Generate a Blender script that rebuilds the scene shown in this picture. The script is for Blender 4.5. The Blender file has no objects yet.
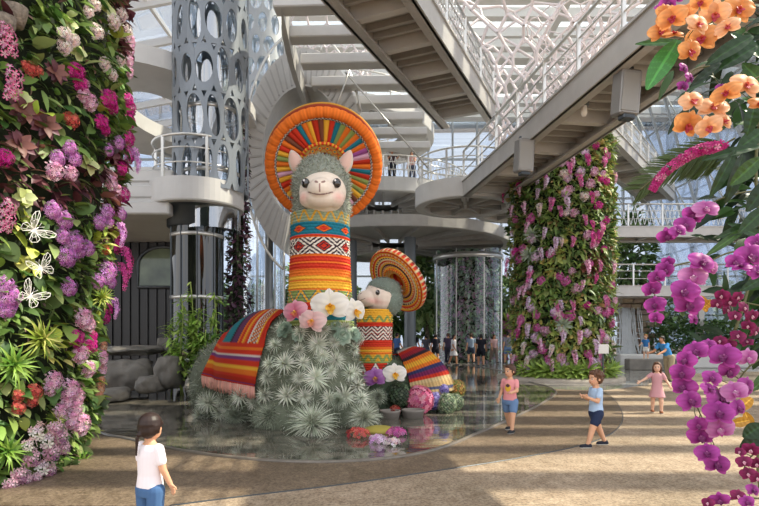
import bpy, bmesh, math, random
import numpy as np
from mathutils import Vector, Matrix, noise
from mathutils.bvhtree import BVHTree
random.seed(7); np.random.seed(7)
PI = math.pi
SC = bpy.context.scene
COL = SC.collection
# ---------------------------------------------------------------- camera, sky, sun, exposure
F = 560.0; CX = 379.5; HY = 336.0; EYE = 1.5
cam_d = bpy.data.cameras.new('camera'); cam = bpy.data.objects.new('camera', cam_d); COL.objects.link(cam)
cam_d.sensor_width = 36.0; cam_d.lens = 36.0 * F / 759.0; cam_d.shift_y = (HY - 253.0) / 759.0
cam_d.clip_start = 0.05; cam_d.clip_end = 400
cam.location = (0, 0, EYE); cam.rotation_euler = (PI / 2, 0, 0)
SC.camera = cam
SC.view_settings.view_transform = 'Standard'; SC.view_settings.look = 'None'
SC.view_settings.gamma = 1.0; SC.view_settings.use_curve_mapping = False
SC.view_settings.exposure = 0.62

def build_world():
    w = bpy.data.worlds.new('sky'); SC.world = w; w.use_nodes = True
    nt = w.node_tree; n = nt.nodes; l = nt.links; n.clear()
    out = n.new('ShaderNodeOutputWorld'); bg = n.new('ShaderNodeBackground')
    tc = n.new('ShaderNodeTexCoord'); nz = n.new('ShaderNodeTexNoise'); rp = n.new('ShaderNodeValToRGB')
    nz.inputs['Scale'].default_value = 5.0; nz.inputs['Detail'].default_value = 6.0
    rp.color_ramp.elements[0].position = 0.38; rp.color_ramp.elements[0].color = (0.70, 0.77, 0.90, 1)
    rp.color_ramp.elements[1].position = 0.62; rp.color_ramp.elements[1].color = (1.0, 0.98, 0.96, 1)
    l.new(tc.outputs['Generated'], nz.inputs['Vector']); l.new(nz.outputs['Fac'], rp.inputs['Fac'])
    l.new(rp.outputs['Color'], bg.inputs['Color']); l.new(bg.outputs[0], out.inputs[0])
    bg.inputs['Strength'].default_value = 1.25
build_world()
sun_d = bpy.data.lights.new('sun', 'SUN'); sun = bpy.data.objects.new('sun', sun_d); COL.objects.link(sun)
sun_d.energy = 7.5; sun_d.color = (1.0, 0.86, 0.68); sun_d.angle = math.radians(0.6)
SUN_DIR = Vector((0.66, 0.10, 0.75)).normalized()      # towards the sun
sun.rotation_euler = SUN_DIR.to_track_quat('Z', 'Y').to_euler()
sun.location = (20, 5, 25)

# ---------------------------------------------------------------- helpers
def W(px, py, Y): return Vector(((px - CX) / F * Y, Y, EYE + (HY - py) / F * Y))
def G(px, py):
    Y = EYE * F / (py - HY); return Vector(((px - CX) / F * Y, Y, 0.0))
def hx(s):
    s = s.lstrip('#'); c = [int(s[i:i+2], 16) / 255 for i in (0, 2, 4)]
    return tuple((x / 12.92 if x <= 0.04045 else ((x + 0.055) / 1.055) ** 2.4) for x in c)
def cj(c, a=0.12):
    k = 1 + random.uniform(-a, a); return tuple(max(0, min(1, x * k * (1 + random.uniform(-a, a) * .4))) for x in c)

MATS = {}
def mat(name, color=(.8, .8, .8), rough=.5, metal=0., noise_amt=0., scale=6., bump=0., bscale=40., attr=False, rnd=0., trans=0., spec=.5, emit=None, coat=0., hue=0.):
    if name in MATS: return MATS[name]
    m = bpy.data.materials.new(name); m.use_nodes = True; nt = m.node_tree; n = nt.nodes; l = nt.links
    b = n['Principled BSDF']; b.inputs['Roughness'].default_value = rough; b.inputs['Metallic'].default_value = metal
    b.inputs['Specular IOR Level'].default_value = spec; b.inputs['Coat Weight'].default_value = coat
    if attr:
        a = n.new('ShaderNodeAttribute'); a.attribute_name = 'Col'; src = a.outputs['Color']
    else:
        r = n.new('ShaderNodeRGB'); r.outputs[0].default_value = (*color, 1); src = r.outputs[0]
    tc = n.new('ShaderNodeTexCoord')
    if noise_amt > 0:
        nz = n.new('ShaderNodeTexNoise'); nz.inputs['Scale'].default_value = scale; nz.inputs['Detail'].default_value = 5
        l.new(tc.outputs['Object'], nz.inputs['Vector'])
        mr = n.new('ShaderNodeMapRange'); mr.inputs['From Min'].default_value = .3; mr.inputs['From Max'].default_value = .7
        mr.inputs['To Min'].default_value = 1 - noise_amt; mr.inputs['To Max'].default_value = 1 + noise_amt
        l.new(nz.outputs['Fac'], mr.inputs['Value'])
        hs = n.new('ShaderNodeHueSaturation'); l.new(src, hs.inputs['Color']); l.new(mr.outputs[0], hs.inputs['Value']); src = hs.outputs[0]
    if rnd > 0 or hue > 0:
        oi = n.new('ShaderNodeObjectInfo'); hs = n.new('ShaderNodeHueSaturation')
        mr = n.new('ShaderNodeMapRange'); mr.inputs['To Min'].default_value = 1 - rnd; mr.inputs['To Max'].default_value = 1 + rnd
        l.new(oi.outputs['Random'], mr.inputs['Value']); l.new(mr.outputs[0], hs.inputs['Value'])
        mh = n.new('ShaderNodeMapRange'); mh.inputs['To Min'].default_value = .5 - hue; mh.inputs['To Max'].default_value = .5 + hue
        l.new(oi.outputs['Random'], mh.inputs['Value']); l.new(mh.outputs[0], hs.inputs['Hue'])
        l.new(src, hs.inputs['Color']); src = hs.outputs[0]
    l.new(src, b.inputs['Base Color'])
    if bump > 0:
        nz = n.new('ShaderNodeTexNoise'); nz.inputs['Scale'].default_value = bscale; nz.inputs['Detail'].default_value = 4
        l.new(tc.outputs['Object'], nz.inputs['Vector'])
        bp = n.new('ShaderNodeBump'); bp.inputs['Strength'].default_value = bump; bp.inputs['Distance'].default_value = .02
        l.new(nz.outputs['Fac'], bp.inputs['Height']); l.new(bp.outputs[0], b.inputs['Normal'])
    if trans > 0:
        o = n['Material Output']; t = n.new('ShaderNodeBsdfTranslucent'); mx = n.new('ShaderNodeMixShader'); mx.inputs[0].default_value = trans
        l.new(src, t.inputs['Color']); l.new(b.outputs[0], mx.inputs[1]); l.new(t.outputs[0], mx.inputs[2]); l.new(mx.outputs[0], o.inputs['Surface'])
    if emit:
        b.inputs['Emission Color'].default_value = (*emit[0], 1); b.inputs['Emission Strength'].default_value = emit[1]
    MATS[name] = m; return m
def glass_mat(name, tint=(.92, .96, .97), refl=.10, rough=.02):
    if name in MATS: return MATS[name]
    m = bpy.data.materials.new(name); m.use_nodes = True; nt = m.node_tree; n = nt.nodes; l = nt.links
    n.remove(n['Principled BSDF']); o = n['Material Output']
    t = n.new('ShaderNodeBsdfTransparent'); t.inputs[0].default_value = (*tint, 1)
    g = n.new('ShaderNodeBsdfGlossy'); g.inputs['Roughness'].default_value = rough; g.inputs[0].default_value = (.95, .97, 1, 1)
    lw = n.new('ShaderNodeLayerWeight'); lw.inputs[0].default_value = .25
    mr = n.new('ShaderNodeMapRange'); mr.inputs['To Min'].default_value = refl; mr.inputs['To Max'].default_value = min(1, refl + .6)
    l.new(lw.outputs['Facing'], mr.inputs['Value'])
    mx = n.new('ShaderNodeMixShader'); l.new(mr.outputs[0], mx.inputs[0]); l.new(t.outputs[0], mx.inputs[1]); l.new(g.outputs[0], mx.inputs[2])
    l.new(mx.outputs[0], o.inputs['Surface']); MATS[name] = m; return m

def frame3(d, n):
    y = Vector(d).normalized(); x = y.cross(Vector(n))
    if x.length < 1e-4: x = y.cross(Vector((.31, .77, .55)))
    x.normalize(); z = x.cross(y)
    return np.array([[x[0], y[0], z[0]], [x[1], y[1], z[1]], [x[2], y[2], z[2]]])

class MB:
    """collects shapes with one colour per point; build() links them as one mesh"""
    def __init__(s): s.v = []; s.f = []; s.c = []; s.n = 0; s.col = (.8, .8, .8)
    def add(s, verts, faces, col=None):
        verts = np.asarray(verts, float).reshape(-1, 3); o = s.n
        s.v.append(verts); s.n += len(verts)
        c = s.col if col is None else col
        c = np.asarray(c, float)
        if c.ndim == 1: c = np.tile(c[:3], (len(verts), 1))
        s.c.append(c)
        s.f.extend([tuple(i + o for i in f) for f in faces])
        return s
    def tpl(s, T, R, p, sc=1., col=None):
        V, Fc = T[0], T[1]
        sc = np.asarray(sc, float)
        v = (V * sc) @ R.T + np.asarray(p, float)
        if col is None and len(T) > 2: col = T[2]
        return s.add(v, Fc, col)
    def box(s, c, size, rz=0., rx=0., ry=0., col=None, bev=0.):
        h = np.asarray(size, float) / 2
        if bev > 0:
            b = min(bev, h.min() * .9); V = []; 
            for sx in (-1, 1):
                for sy in (-1, 1):
                    for sz in (-1, 1):
                        V += [(sx*(h[0]-b), sy*(h[1]-b), sz*h[2]), (sx*(h[0]-b), sy*h[1], sz*(h[2]-b)), (sx*h[0], sy*(h[1]-b), sz*(h[2]-b))]
            bm = bmesh.new()
            for q in V: bm.verts.new(q)
            r = bmesh.ops.convex_hull(bm, input=bm.verts); bm.verts.index_update()
            vs = [tuple(q.co) for q in bm.verts]; fs = [[q.index for q in f.verts] for f in bm.faces]; bm.free()
        else:
            vs = [(x*h[0], y*h[1], z*h[2]) for x in (-1, 1) for y in (-1, 1) for z in (-1, 1)]
            fs = [(0,1,3,2), (4,6,7,5), (0,4,5,1), (2,3,7,6), (0,2,6,4), (1,5,7,3)]
        M = np.array(Matrix.Rotation(rz, 3, 'Z') @ Matrix.Rotation(ry, 3, 'Y') @ Matrix.Rotation(rx, 3, 'X'))
        return s.add(np.asarray(vs) @ M.T + np.asarray(c, float), fs, col)
    def bar(s, p, q, w, h, col=None):
        """box beam from p to q, w wide (horizontal), h high"""
        p = Vector(p); q = Vector(q); d = q - p; R = frame3(d, (0, 0, 1))
        L = d.length; vs = np.array([(x*w/2, y*L, z*h/2) for x in (-1, 1) for y in (0, 1) for z in (-1, 1)])
        return s.add(vs @ R.T + np.array(p), [(0,1,3,2), (4,6,7,5), (0,4,5,1), (2,3,7,6), (0,2,6,4), (1,5,7,3)], col)
    def sweep(s, pts, w, h, col=None):
        """one continuous beam of rectangular section along pts"""
        V = []; Fc = []; m = len(pts)
        for i, p in enumerate(pts):
            d = unit(Vector(pts[min(i+1, m-1)])-Vector(pts[max(i-1, 0)])); x = unit(d.cross(Vector((0, 0, 1)))); z = x.cross(d)
            for a, b in ((-1, -1), (1, -1), (1, 1), (-1, 1)): V.append(tuple(Vector(p)+x*(a*w/2)+z*(b*h/2)))
        for i in range(m-1):
            for k in range(4): Fc.append((i*4+k, i*4+(k+1) % 4, i*4+4+(k+1) % 4, i*4+4+k))
        Fc += [(3, 2, 1, 0), tuple(m*4-4+k for k in range(4))]
        return s.add(V, Fc, col)
    def tube(s, pts, r, n=8, col=None, cap=True, closed=False):
        pts = [Vector(p) for p in pts]; m = len(pts)
        rr = r if hasattr(r, '__len__') else [r] * m
        V = []; Fc = []; up = Vector((.013, .021, 1)); px = None
        for i, p in enumerate(pts):
            if closed: d = pts[(i+1) % m] - pts[i-1]
            else: d = pts[min(i+1, m-1)] - pts[max(i-1, 0)]
            if d.length < 1e-9: d = Vector((0, 0, 1))
            d.normalize()
            if px is None:
                x = d.cross(up); 
                if x.length < .05: x = d.cross(Vector((1, 0, 0)))
            else: x = px - d * px.dot(d)
            if x.length < 1e-6: x = d.orthogonal()
            x.normalize(); y = d.cross(x); px = x
            for k in range(n):
                a = 2*PI*k/n; V.append(p + (x*math.cos(a) + y*math.sin(a)) * rr[i])
        for i in range(m if closed else m-1):
            j = (i+1) % m
            for k in range(n): Fc.append((i*n+k, i*n+(k+1) % n, j*n+(k+1) % n, j*n+k))
        if cap and not closed: Fc.append(tuple(range(n-1, -1, -1))); Fc.append(tuple((m-1)*n+k for k in range(n)))
        return s.add([tuple(v) for v in V], Fc, col)
    def lathe(s, prof, n=32, c=(0, 0, 0), col=None, R=None, a0=0., a1=2*PI, cols=None, ell=(1, 1)):
        full = abs(a1 - a0 - 2*PI) < 1e-6; m = n if full else n + 1
        V = []; Fc = []; C = []
        for i, (r, z) in enumerate(prof):
            for k in range(m):
                a = a0 + (a1 - a0) * k / n; V.append((r*math.cos(a)*ell[0], r*math.sin(a)*ell[1], z))
                if cols: C.append(cols[i])
        for i in range(len(prof)-1):
            for k in range(n):
                k2 = (k+1) % m if full else k+1
                Fc.append((i*m+k, i*m+k2, (i+1)*m+k2, (i+1)*m+k))
        V = np.array(V)
        if R is not None: V = V @ np.asarray(R).T
        return s.add(V + np.asarray(c, float), Fc, np.array(C) if cols else col)
    def ell(s, c, r, n=12, col=None, R=None):
        r = np.asarray(r, float) * np.ones(3); V = [(0, 0, -1)]; m = max(4, n // 2); Fc = []
        for i in range(1, m):
            t = PI*i/m - PI/2
            for k in range(n): a = 2*PI*k/n; V.append((math.cos(t)*math.cos(a), math.cos(t)*math.sin(a), math.sin(t)))
        V.append((0, 0, 1)); top = len(V)-1
        for k in range(n):
            Fc.append((0, 1+(k+1) % n, 1+k)); Fc.append((top, top-n+k, top-n+(k+1) % n))
            for i in range(m-2):
                a = 1+i*n; Fc.append((a+k, a+(k+1) % n, a+n+(k+1) % n, a+n+k))
        V = np.array(V) * r
        if R is not None: V = V @ np.asarray(R).T
        return s.add(V + np.asarray(c, float), Fc, col)
    def cap(s, p, q, r1, r2, n=12, col=None):
        """closed tapered limb with round ends"""
        p = Vector(p); q = Vector(q); R = frame3(q-p, (.3, .1, .9)); m = max(3, n // 3)
        prof = [(r1*math.sin(PI/2*i/m), -r1*math.cos(PI/2*i/m)) for i in range(m+1)]; L = (q-p).length
        prof2 = [(r2*math.cos(PI/2*i/m), L + r2*math.sin(PI/2*i/m)) for i in range(m+1)]
        prof = [(max(a, 1e-5), b) for a, b in prof + prof2]
        V = []; Fc = []
        for r, z in prof:
            for k in range(n): a = 2*PI*k/n; V.append((r*math.cos(a), z, r*math.sin(a)))
        for i in range(len(prof)-1):
            for k in range(n): Fc.append((i*n+k, (i+1)*n+k, (i+1)*n+(k+1) % n, i*n+(k+1) % n))
        Fc.append(tuple(range(n))); e = (len(prof)-1)*n; Fc.append(tuple(e+n-1-k for k in range(n)))
        return s.add(np.array(V) @ R.T + np.array(p), Fc, col)
    def loft(s, rings, n=18, col=None):
        """closed stack of ellipses: (centre, rx, ry)"""
        V = []; Fc = []
        for c, rx, ry in rings:
            for k in range(n): a = 2*PI*k/n; V.append((c[0]+rx*math.cos(a), c[1]+ry*math.sin(a), c[2]))
        for i in range(len(rings)-1):
            for k in range(n): Fc.append((i*n+k, i*n+(k+1) % n, (i+1)*n+(k+1) % n, (i+1)*n+k))
        Fc.append(tuple(range(n-1, -1, -1))); Fc.append(tuple((len(rings)-1)*n+k for k in range(n)))
        return s.add(V, Fc, col)
    def grid(s, fn, nu, nv, colfn=None, wrap=False):
        V = []; C = []; Fc = []; mu = nu if wrap else nu+1
        for j in range(nv+1):
            for i in range(mu):
                V.append(fn(i/nu, j/nv)); 
                if colfn: C.append(colfn(i/nu, j/nv))
        for j in range(nv):
            for i in range(nu):
                i2 = (i+1) % mu; Fc.append((j*mu+i, j*mu+i2, (j+1)*mu+i2, (j+1)*mu+i))
        return s.add([tuple(v) for v in V], Fc, np.array(C) if colfn else None)
    def prism(s, pts, z0, z1, col=None):
        n = len(pts); V = [(p[0], p[1], z0) for p in pts] + [(p[0], p[1], z1) for p in pts]
        Fc = [tuple(range(n-1, -1, -1)), tuple(range(n, 2*n))] + [(i, (i+1) % n, n+(i+1) % n, n+i) for i in range(n)]
        return s.add(V, Fc, col)
    def mesh(s, name, smooth=True):
        me = bpy.data.meshes.new(name)
        V = np.concatenate(s.v); C = np.concatenate(s.c)
        me.from_pydata(V.tolist(), [], s.f)
        at = me.color_attributes.new('Col', 'FLOAT_COLOR', 'POINT')
        at.data.foreach_set('color', np.concatenate([C, np.ones((len(C), 1))], 1).astype(np.float32).ravel())
        if smooth: me.polygons.foreach_set('use_smooth', [True]*len(me.polygons))
        me.update(); return me
    def build(s, name, m, parent=None, smooth=True, loc=None):
        return link(name, s.mesh(name, smooth), m, parent, loc)
def link(name, me, m, parent=None, loc=None):
    o = bpy.data.objects.new(name, me); COL.objects.link(o)
    if m and not me.materials: me.materials.append(m)
    if parent:
        o.parent = parent
    if loc is not None: o.location = loc
    return o
def tag(o, label=None, cat=None, group=None, kind=None):
    if label: o['label'] = label
    if cat: o['category'] = cat
    if group: o['group'] = group
    if kind: o['kind'] = kind
    return o
def thing(name, label, cat, loc=(0, 0, 0), group=None, rz=0.):
    o = bpy.data.objects.new(name, None); COL.objects.link(o); o.location = loc; o.rotation_euler = (0, 0, rz); o.empty_display_size = .1
    return tag(o, label, cat, group)
def struct(name, mb, m, smooth=False):
    o = mb.build(name, m, None, smooth); o['kind'] = 'structure'; return o
def solid(o, t, off=0.):
    md = o.modifiers.new('thick', 'SOLIDIFY'); md.thickness = t; md.offset = off; return o
def sub(o, lv=1):
    md = o.modifiers.new('sub', 'SUBSURF'); md.levels = lv; md.render_levels = lv; return o
def blob_mesh(mb, name, voxel, colfn=None, smooth_it=3, clampz=None):
    me = mb.mesh(name + '_tmp'); o = bpy.data.objects.new('tmp', me); COL.objects.link(o)
    r = o.modifiers.new('r', 'REMESH'); r.mode = 'VOXEL'; r.voxel_size = voxel; r.use_smooth_shade = True
    if smooth_it: sm = o.modifiers.new('s', 'SMOOTH'); sm.factor = .5; sm.iterations = smooth_it
    dg = bpy.context.evaluated_depsgraph_get(); dg.update()
    new = bpy.data.meshes.new_from_object(o.evaluated_get(dg)); new.name = name
    bpy.data.objects.remove(o); bpy.data.meshes.remove(me)
    n = len(new.vertices); co = np.empty(n*3, np.float32); new.vertices.foreach_get('co', co); co = co.reshape(-1, 3)
    if clampz is not None: co[:, 2] = np.maximum(co[:, 2], clampz); new.vertices.foreach_set('co', co.ravel())
    for a in list(new.color_attributes): new.color_attributes.remove(a)
    if colfn:
        at = new.color_attributes.new('Col', 'FLOAT_COLOR', 'POINT')
        c = colfn(co); at.data.foreach_set('color', np.concatenate([c, np.ones((n, 1))], 1).astype(np.float32).ravel())
    new.materials.clear(); new.update(); return new
def bvh_of(me):
    return BVHTree.FromPolygons([v.co.copy() for v in me.vertices], [tuple(p.vertices) for p in me.polygons])

# ---------------------------------------------------------------- templates
def leaf_tpl(w=.25, seg=4, fold=.25, droop=.25, tip=1.0, base=.12):
    V = []; Fc = []
    for i in range(seg+1):
        t = i/seg; hw = w * (math.sin(PI * min(1, (t*(1-base)+base*.5)) ** .8)) ** tip
        if i == seg: hw = 0.002
        z = -droop*t*t
        V += [(-hw, t, z+fold*hw), (0, t, z), (hw, t, z+fold*hw)]
    for i in range(seg):
        a = i*3; Fc += [(a, a+1, a+4, a+3), (a+1, a+2, a+5, a+4)]
    return np.array(V), Fc
def blade_tpl(w=.05, seg=5, rise=.5, droop=.6):
    V = []; Fc = []
    for i in range(seg+1):
        t = i/seg; hw = w*(1-t**1.6)*(.7+.3*math.sin(PI*min(1, t+.3))); z = rise*t-droop*t*t
        V += [(-hw, t*(1-.15*t), z+hw*.5), (0, t*(1-.15*t), z), (hw, t*(1-.15*t), z+hw*.5)]
    for i in range(seg):
        a = i*3; Fc += [(a, a+1, a+4, a+3), (a+1, a+2, a+5, a+4)]
    return np.array(V), Fc
LEAF = leaf_tpl(.26); LEAFW = leaf_tpl(.42, tip=.8); LEAFN = leaf_tpl(.13, droop=.35); LEAFR = leaf_tpl(.5, tip=.6, fold=.12, droop=.15)
BLADE = blade_tpl(); BLADEF = blade_tpl(.028, 4, .25, .3); BLADEW = blade_tpl(.075, 5, .55, .75)
def rv(s=1.): return Vector((random.gauss(0, s), random.gauss(0, s), random.gauss(0, s)))
def unit(v):
    v = Vector(v); return v.normalized() if v.length > 1e-9 else Vector((0, 0, 1))

def wb(mb, name, m, parent, smooth=True):
    """a part whose shape is given in world coordinates, under a thing whose base is elsewhere"""
    o = mb.build(name, m, parent, smooth)
    if parent.type == 'EMPTY': o.location = -parent.location
    return o
def wlink(name, me, m, parent):
    o = link(name, me, m, parent)
    if parent.type == 'EMPTY': o.location = -parent.location
    return o
# ================================================================ materials of the building
M_STEEL = mat('pale_steel', hx('#b9b6b2'), .42, .35, .06, 3.)
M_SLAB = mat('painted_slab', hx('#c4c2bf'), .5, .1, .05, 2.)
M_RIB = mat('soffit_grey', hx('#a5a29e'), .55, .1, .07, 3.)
M_DARK = mat('dark_steel', hx('#4d5256'), .35, .6, .1, 3.)
M_RAIL = mat('rail_steel', hx('#d2d0cb'), .3, .7)
M_GLASS = glass_mat('window_glass')
M_TINT = glass_mat('tinted_glass', (.66, .70, .75), .10)  # tint added to dim the sky behind and the light on the left
M_CHAR = mat('charcoal_cladding', hx('#1d1c1c'), .35, .1, .15, 4., .3, 12.)
M_STONE = mat('stone', hx('#77726b'), .85, 0, .3, 2.5, .8, 6.)

def mat_floor(nm='sandy_paving', c0='#98846e', c1='#c8b69f', sp=.42, rough=.8):
    m = bpy.data.materials.new(nm); m.use_nodes = True; nt = m.node_tree; n = nt.nodes; l = nt.links
    b = n['Principled BSDF']; b.inputs['Roughness'].default_value = rough; b.inputs['Specular IOR Level'].default_value = .3
    tc = n.new('ShaderNodeTexCoord')
    n1 = n.new('ShaderNodeTexNoise'); n1.inputs['Scale'].default_value = .7; n1.inputs['Detail'].default_value = 6
    n2 = n.new('ShaderNodeTexNoise'); n2.inputs['Scale'].default_value = 26; n2.inputs['Detail'].default_value = 5; n2.inputs['Roughness'].default_value = .75
    mp = n.new('ShaderNodeMapping'); mp.inputs['Scale'].default_value = (1.25, 1.0, 1)
    n3 = n.new('ShaderNodeTexNoise'); n3.inputs['Scale'].default_value = 5; n3.inputs['Detail'].default_value = 6; n3.inputs['Roughness'].default_value = .7
    l.new(tc.outputs['Object'], mp.inputs[0])
    for q in (n1, n2, n3): l.new(mp.outputs[0], q.inputs['Vector'])
    r1 = n.new('ShaderNodeValToRGB'); r1.color_ramp.elements[0].position = .3; r1.color_ramp.elements[1].position = .72
    r1.color_ramp.elements[0].color = (*hx(c0), 1); r1.color_ramp.elements[1].color = (*hx(c1), 1)
    l.new(n3.outputs['Fac'], r1.inputs['Fac'])
    r2 = n.new('ShaderNodeValToRGB'); r2.color_ramp.elements[0].position = .36; r2.color_ramp.elements[1].position = .58
    r2.color_ramp.elements[0].color = (sp, sp*.96, sp*.9, 1); r2.color_ramp.elements[1].color = (1, 1, 1, 1)
    l.new(n2.outputs['Fac'], r2.inputs['Fac'])
    r3 = n.new('ShaderNodeValToRGB'); r3.color_ramp.elements[0].position = .35; r3.color_ramp.elements[1].position = .65
    r3.color_ramp.elements[0].color = (.74, .72, .68, 1); r3.color_ramp.elements[1].color = (1.05, 1.02, 1, 1)
    l.new(n1.outputs['Fac'], r3.inputs['Fac'])
    def mul(a, c):
        x = n.new('ShaderNodeMix'); x.data_type = 'RGBA'; x.blend_type = 'MULTIPLY'; x.inputs[0].default_value = 1
        l.new(a, x.inputs[6]); l.new(c, x.inputs[7]); return x.outputs[2]
    l.new(mul(mul(r1.outputs[0], r2.outputs[0]), r3.outputs[0]), b.inputs['Base Color'])
    bp = n.new('ShaderNodeBump'); bp.inputs['Strength'].default_value = .35; bp.inputs['Distance'].default_value = .02
    l.new(n2.outputs['Fac'], bp.inputs['Height']); l.new(bp.outputs[0], b.inputs['Normal'])
    return m
def mat_grey_paving():
    m = mat('grey_paving', hx('#85786a'), .42, 0, .28, 6., .3, 30.); return m
def mat_water():
    m = bpy.data.materials.new('pond_water'); m.use_nodes = True; nt = m.node_tree; n = nt.nodes; l = nt.links
    b = n['Principled BSDF']; b.inputs['Base Color'].default_value = (*hx('#57554e'), 1); b.inputs['Roughness'].default_value = .025
    b.inputs['IOR'].default_value = 2.1
    tc = n.new('ShaderNodeTexCoord'); mp = n.new('ShaderNodeMapping'); mp.inputs['Scale'].default_value = (1, 2.2, 1)
    nz = n.new('ShaderNodeTexNoise'); nz.inputs['Scale'].default_value = 2.2; nz.inputs['Detail'].default_value = 3
    l.new(tc.outputs['Object'], mp.inputs[0]); l.new(mp.outputs[0], nz.inputs['Vector'])
    bp = n.new('ShaderNodeBump'); bp.inputs['Strength'].default_value = .06; bp.inputs['Distance'].default_value = .05
    l.new(nz.outputs['Fac'], bp.inputs['Height']); l.new(bp.outputs[0], b.inputs['Normal'])
    n2 = n.new('ShaderNodeTexNoise'); n2.inputs['Scale'].default_value = 3.5; n2.inputs['Detail'].default_value = 6
    l.new(tc.outputs['Object'], n2.inputs['Vector'])
    r = n.new('ShaderNodeValToRGB'); r.color_ramp.elements[0].position = .35; r.color_ramp.elements[1].position = .7
    r.color_ramp.elements[0].color = (*hx('#3c3b36'), 1); r.color_ramp.elements[1].color = (*hx('#857d70'), 1)
    l.new(n2.outputs['Fac'], r.inputs['Fac']); l.new(r.outputs[0], b.inputs['Base Color'])
    return m
# ---------------------------------------------------------------- ground
b = MB(); b.box((0, 30, -.15), (90, 100, .3)); struct('floor', b, mat_floor())
def smooth_poly(pts, closed=True, k=6):
    pts = [Vector(p) for p in pts]; m = len(pts); out = []
    for i in range(m if closed else m-1):
        p0, p1, p2, p3 = (pts[(i-1) % m], pts[i], pts[(i+1) % m], pts[(i+2) % m]) if closed else (pts[max(i-1, 0)], pts[i], pts[i+1], pts[min(i+2, m-1)])
        for j in range(k):
            t = j/k; out.append(.5*((2*p1)+(p2-p0)*t+(2*p0-5*p1+4*p2-p3)*t*t+(3*p1-p0-3*p2+p3)*t**3))
    if not closed: out.append(pts[-1])
    return out
edge_out = [G(*p) for p in [(170, 506), (240, 497), (340, 485), (430, 472), (520, 458), (590, 443), (618, 428), (622, 412), (610, 396), (588, 384), (570, 376)]]
edge_pond = [G(*p) for p in [(98, 430), (130, 440), (185, 452), (250, 460), (320, 463), (390, 459), (440, 449), (480, 433), (520, 415), (545, 402), (556, 393), (548, 387), (535, 384)]]
far_pond = [G(*p) for p in [(520, 379), (505, 372), (470, 366), (420, 363), (360, 362), (300, 362), (240, 363), (200, 372), (165, 384), (120, 394), (100, 405)]]
so = smooth_poly(edge_out, False); sp = smooth_poly(edge_pond + far_pond, True)
ng = [p for p in smooth_poly([G(-40, 506)] + [G(60, 480)] + edge_pond[:1], False)]
b = MB(); pts = so + [G(520, 372), G(300, 370), G(100, 400), G(-60, 440), G(-60, 506)]
b.prism(pts, -.02, .006); struct('trim_1', b, mat_floor('grey_paving', '#6f604f', '#9d8c78', .4, .5))
b = MB(); b.tube([p + Vector((0, 0, .002)) for p in so], .009, 6); struct('trim_2', b, M_DARK, True)
b = MB(); b.prism(sp, -.02, .012); o = struct('pond_water', b, mat_water())
b = MB(); b.tube([p + Vector((0, 0, .008)) for p in sp], .03, 6, closed=True); struct('trim_3', b, mat('wet_stone_edge', hx('#6f675d'), .3, 0, .2, 8.), True)

pf = [G(200, 374), G(300, 364), G(470, 367), G(520, 380), G(548, 389), G(600, 391), G(648, 385), G(660, 376), G(720, 372), G(820, 371), Vector((30, 45, 0)), Vector((-30, 45, 0)), G(60, 366)]
b = MB(); b.prism(pf, -.02, .008); struct('trim_5', b, mat('polished_grey_floor', hx('#8d8a84'), .13, 0, .15, 1.2, spec=.8))
# ---------------------------------------------------------------- glass hall behind and above
YB = 46.0
b = MB()
for i in range(-15, 17): b.box((i*2.0, YB, 10.5), (.14, .3, 21))
for z in (3.2, 6.4, 9.6, 12.8, 16., 19.2): b.box((0, YB, z), (64, .22, .14))
struct('window_1', b, mat('mullion_steel', hx('#a9adb0'), .4, .4))
b = MB(); b.box((0, YB+.05, 10.5), (64, .03, 21)); struct('window_2', b, M_TINT)
b = MB(); ROOF_Z = 19.0
random.seed(15); y = 1.6
while y < 47:
    b.box((15, y, ROOF_Z), (42, random.choice((.3, .5, .7, .95)), .5), rz=random.uniform(-.035, .035)); y += random.uniform(1.1, 2.3)
for x in (9.5, 16.5, 23.5, 30.5): b.box((x, 25, ROOF_Z-.5), (.35, 46, .5))
struct('ceiling', b, mat('roof_white', hx('#dcdad6'), .5, .1))
b = MB(); b.box((15, 25, ROOF_Z+.33), (42, 46, .03)); struct('window_3', b, M_GLASS)
# slanted glazing lattice at the right side
b = MB()
for i in range(14):
    y = 20+i*2.0; b.bar((24.5, y, 0), (19, y, ROOF_Z-.2), .14, .14)
for k in range(9):
    z = 1.5+k*2.1; x = 24.5-5.5*z/ROOF_Z; b.bar((x, 20, z), (x, YB, z), .1, .1)
for i in range(7): b.bar((24.4, 20+i*4, 1), (19.3, 26+i*4, ROOF_Z-1), .09, .09)
struct('window_4', b, MATS['mullion_steel'])
b = MB(); b.bar((21.85, 20, 9.5), (21.85, YB, 9.5), .03, 19.6); o = struct('window_5', b, M_TINT)

b = MB()     # glazed roof over the left half, on slanting rafters
for i in range(13): b.bar((-30, 4+i*3.4, ROOF_Z-4.5), (-6.2, 4+i*3.4, ROOF_Z), .22, .4)
for k in range(9): x = -29+k*2.9; b.bar((x, 4, ROOF_Z-4.3+4.5*(x+30)/23.8), (x, YB, ROOF_Z-4.3+4.5*(x+30)/23.8), .16, .22)
struct('trim_4', b, MATS['roof_white'])
b = MB(); b.add([(-30, 3, ROOF_Z-4.2), (-6.2, 3, ROOF_Z+.3), (-6.2, YB, ROOF_Z+.3), (-30, YB, ROOF_Z-4.2)], [(0, 1, 2, 3)]); o = struct('window_8', b, M_TINT); solid(o, .03)
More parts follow.
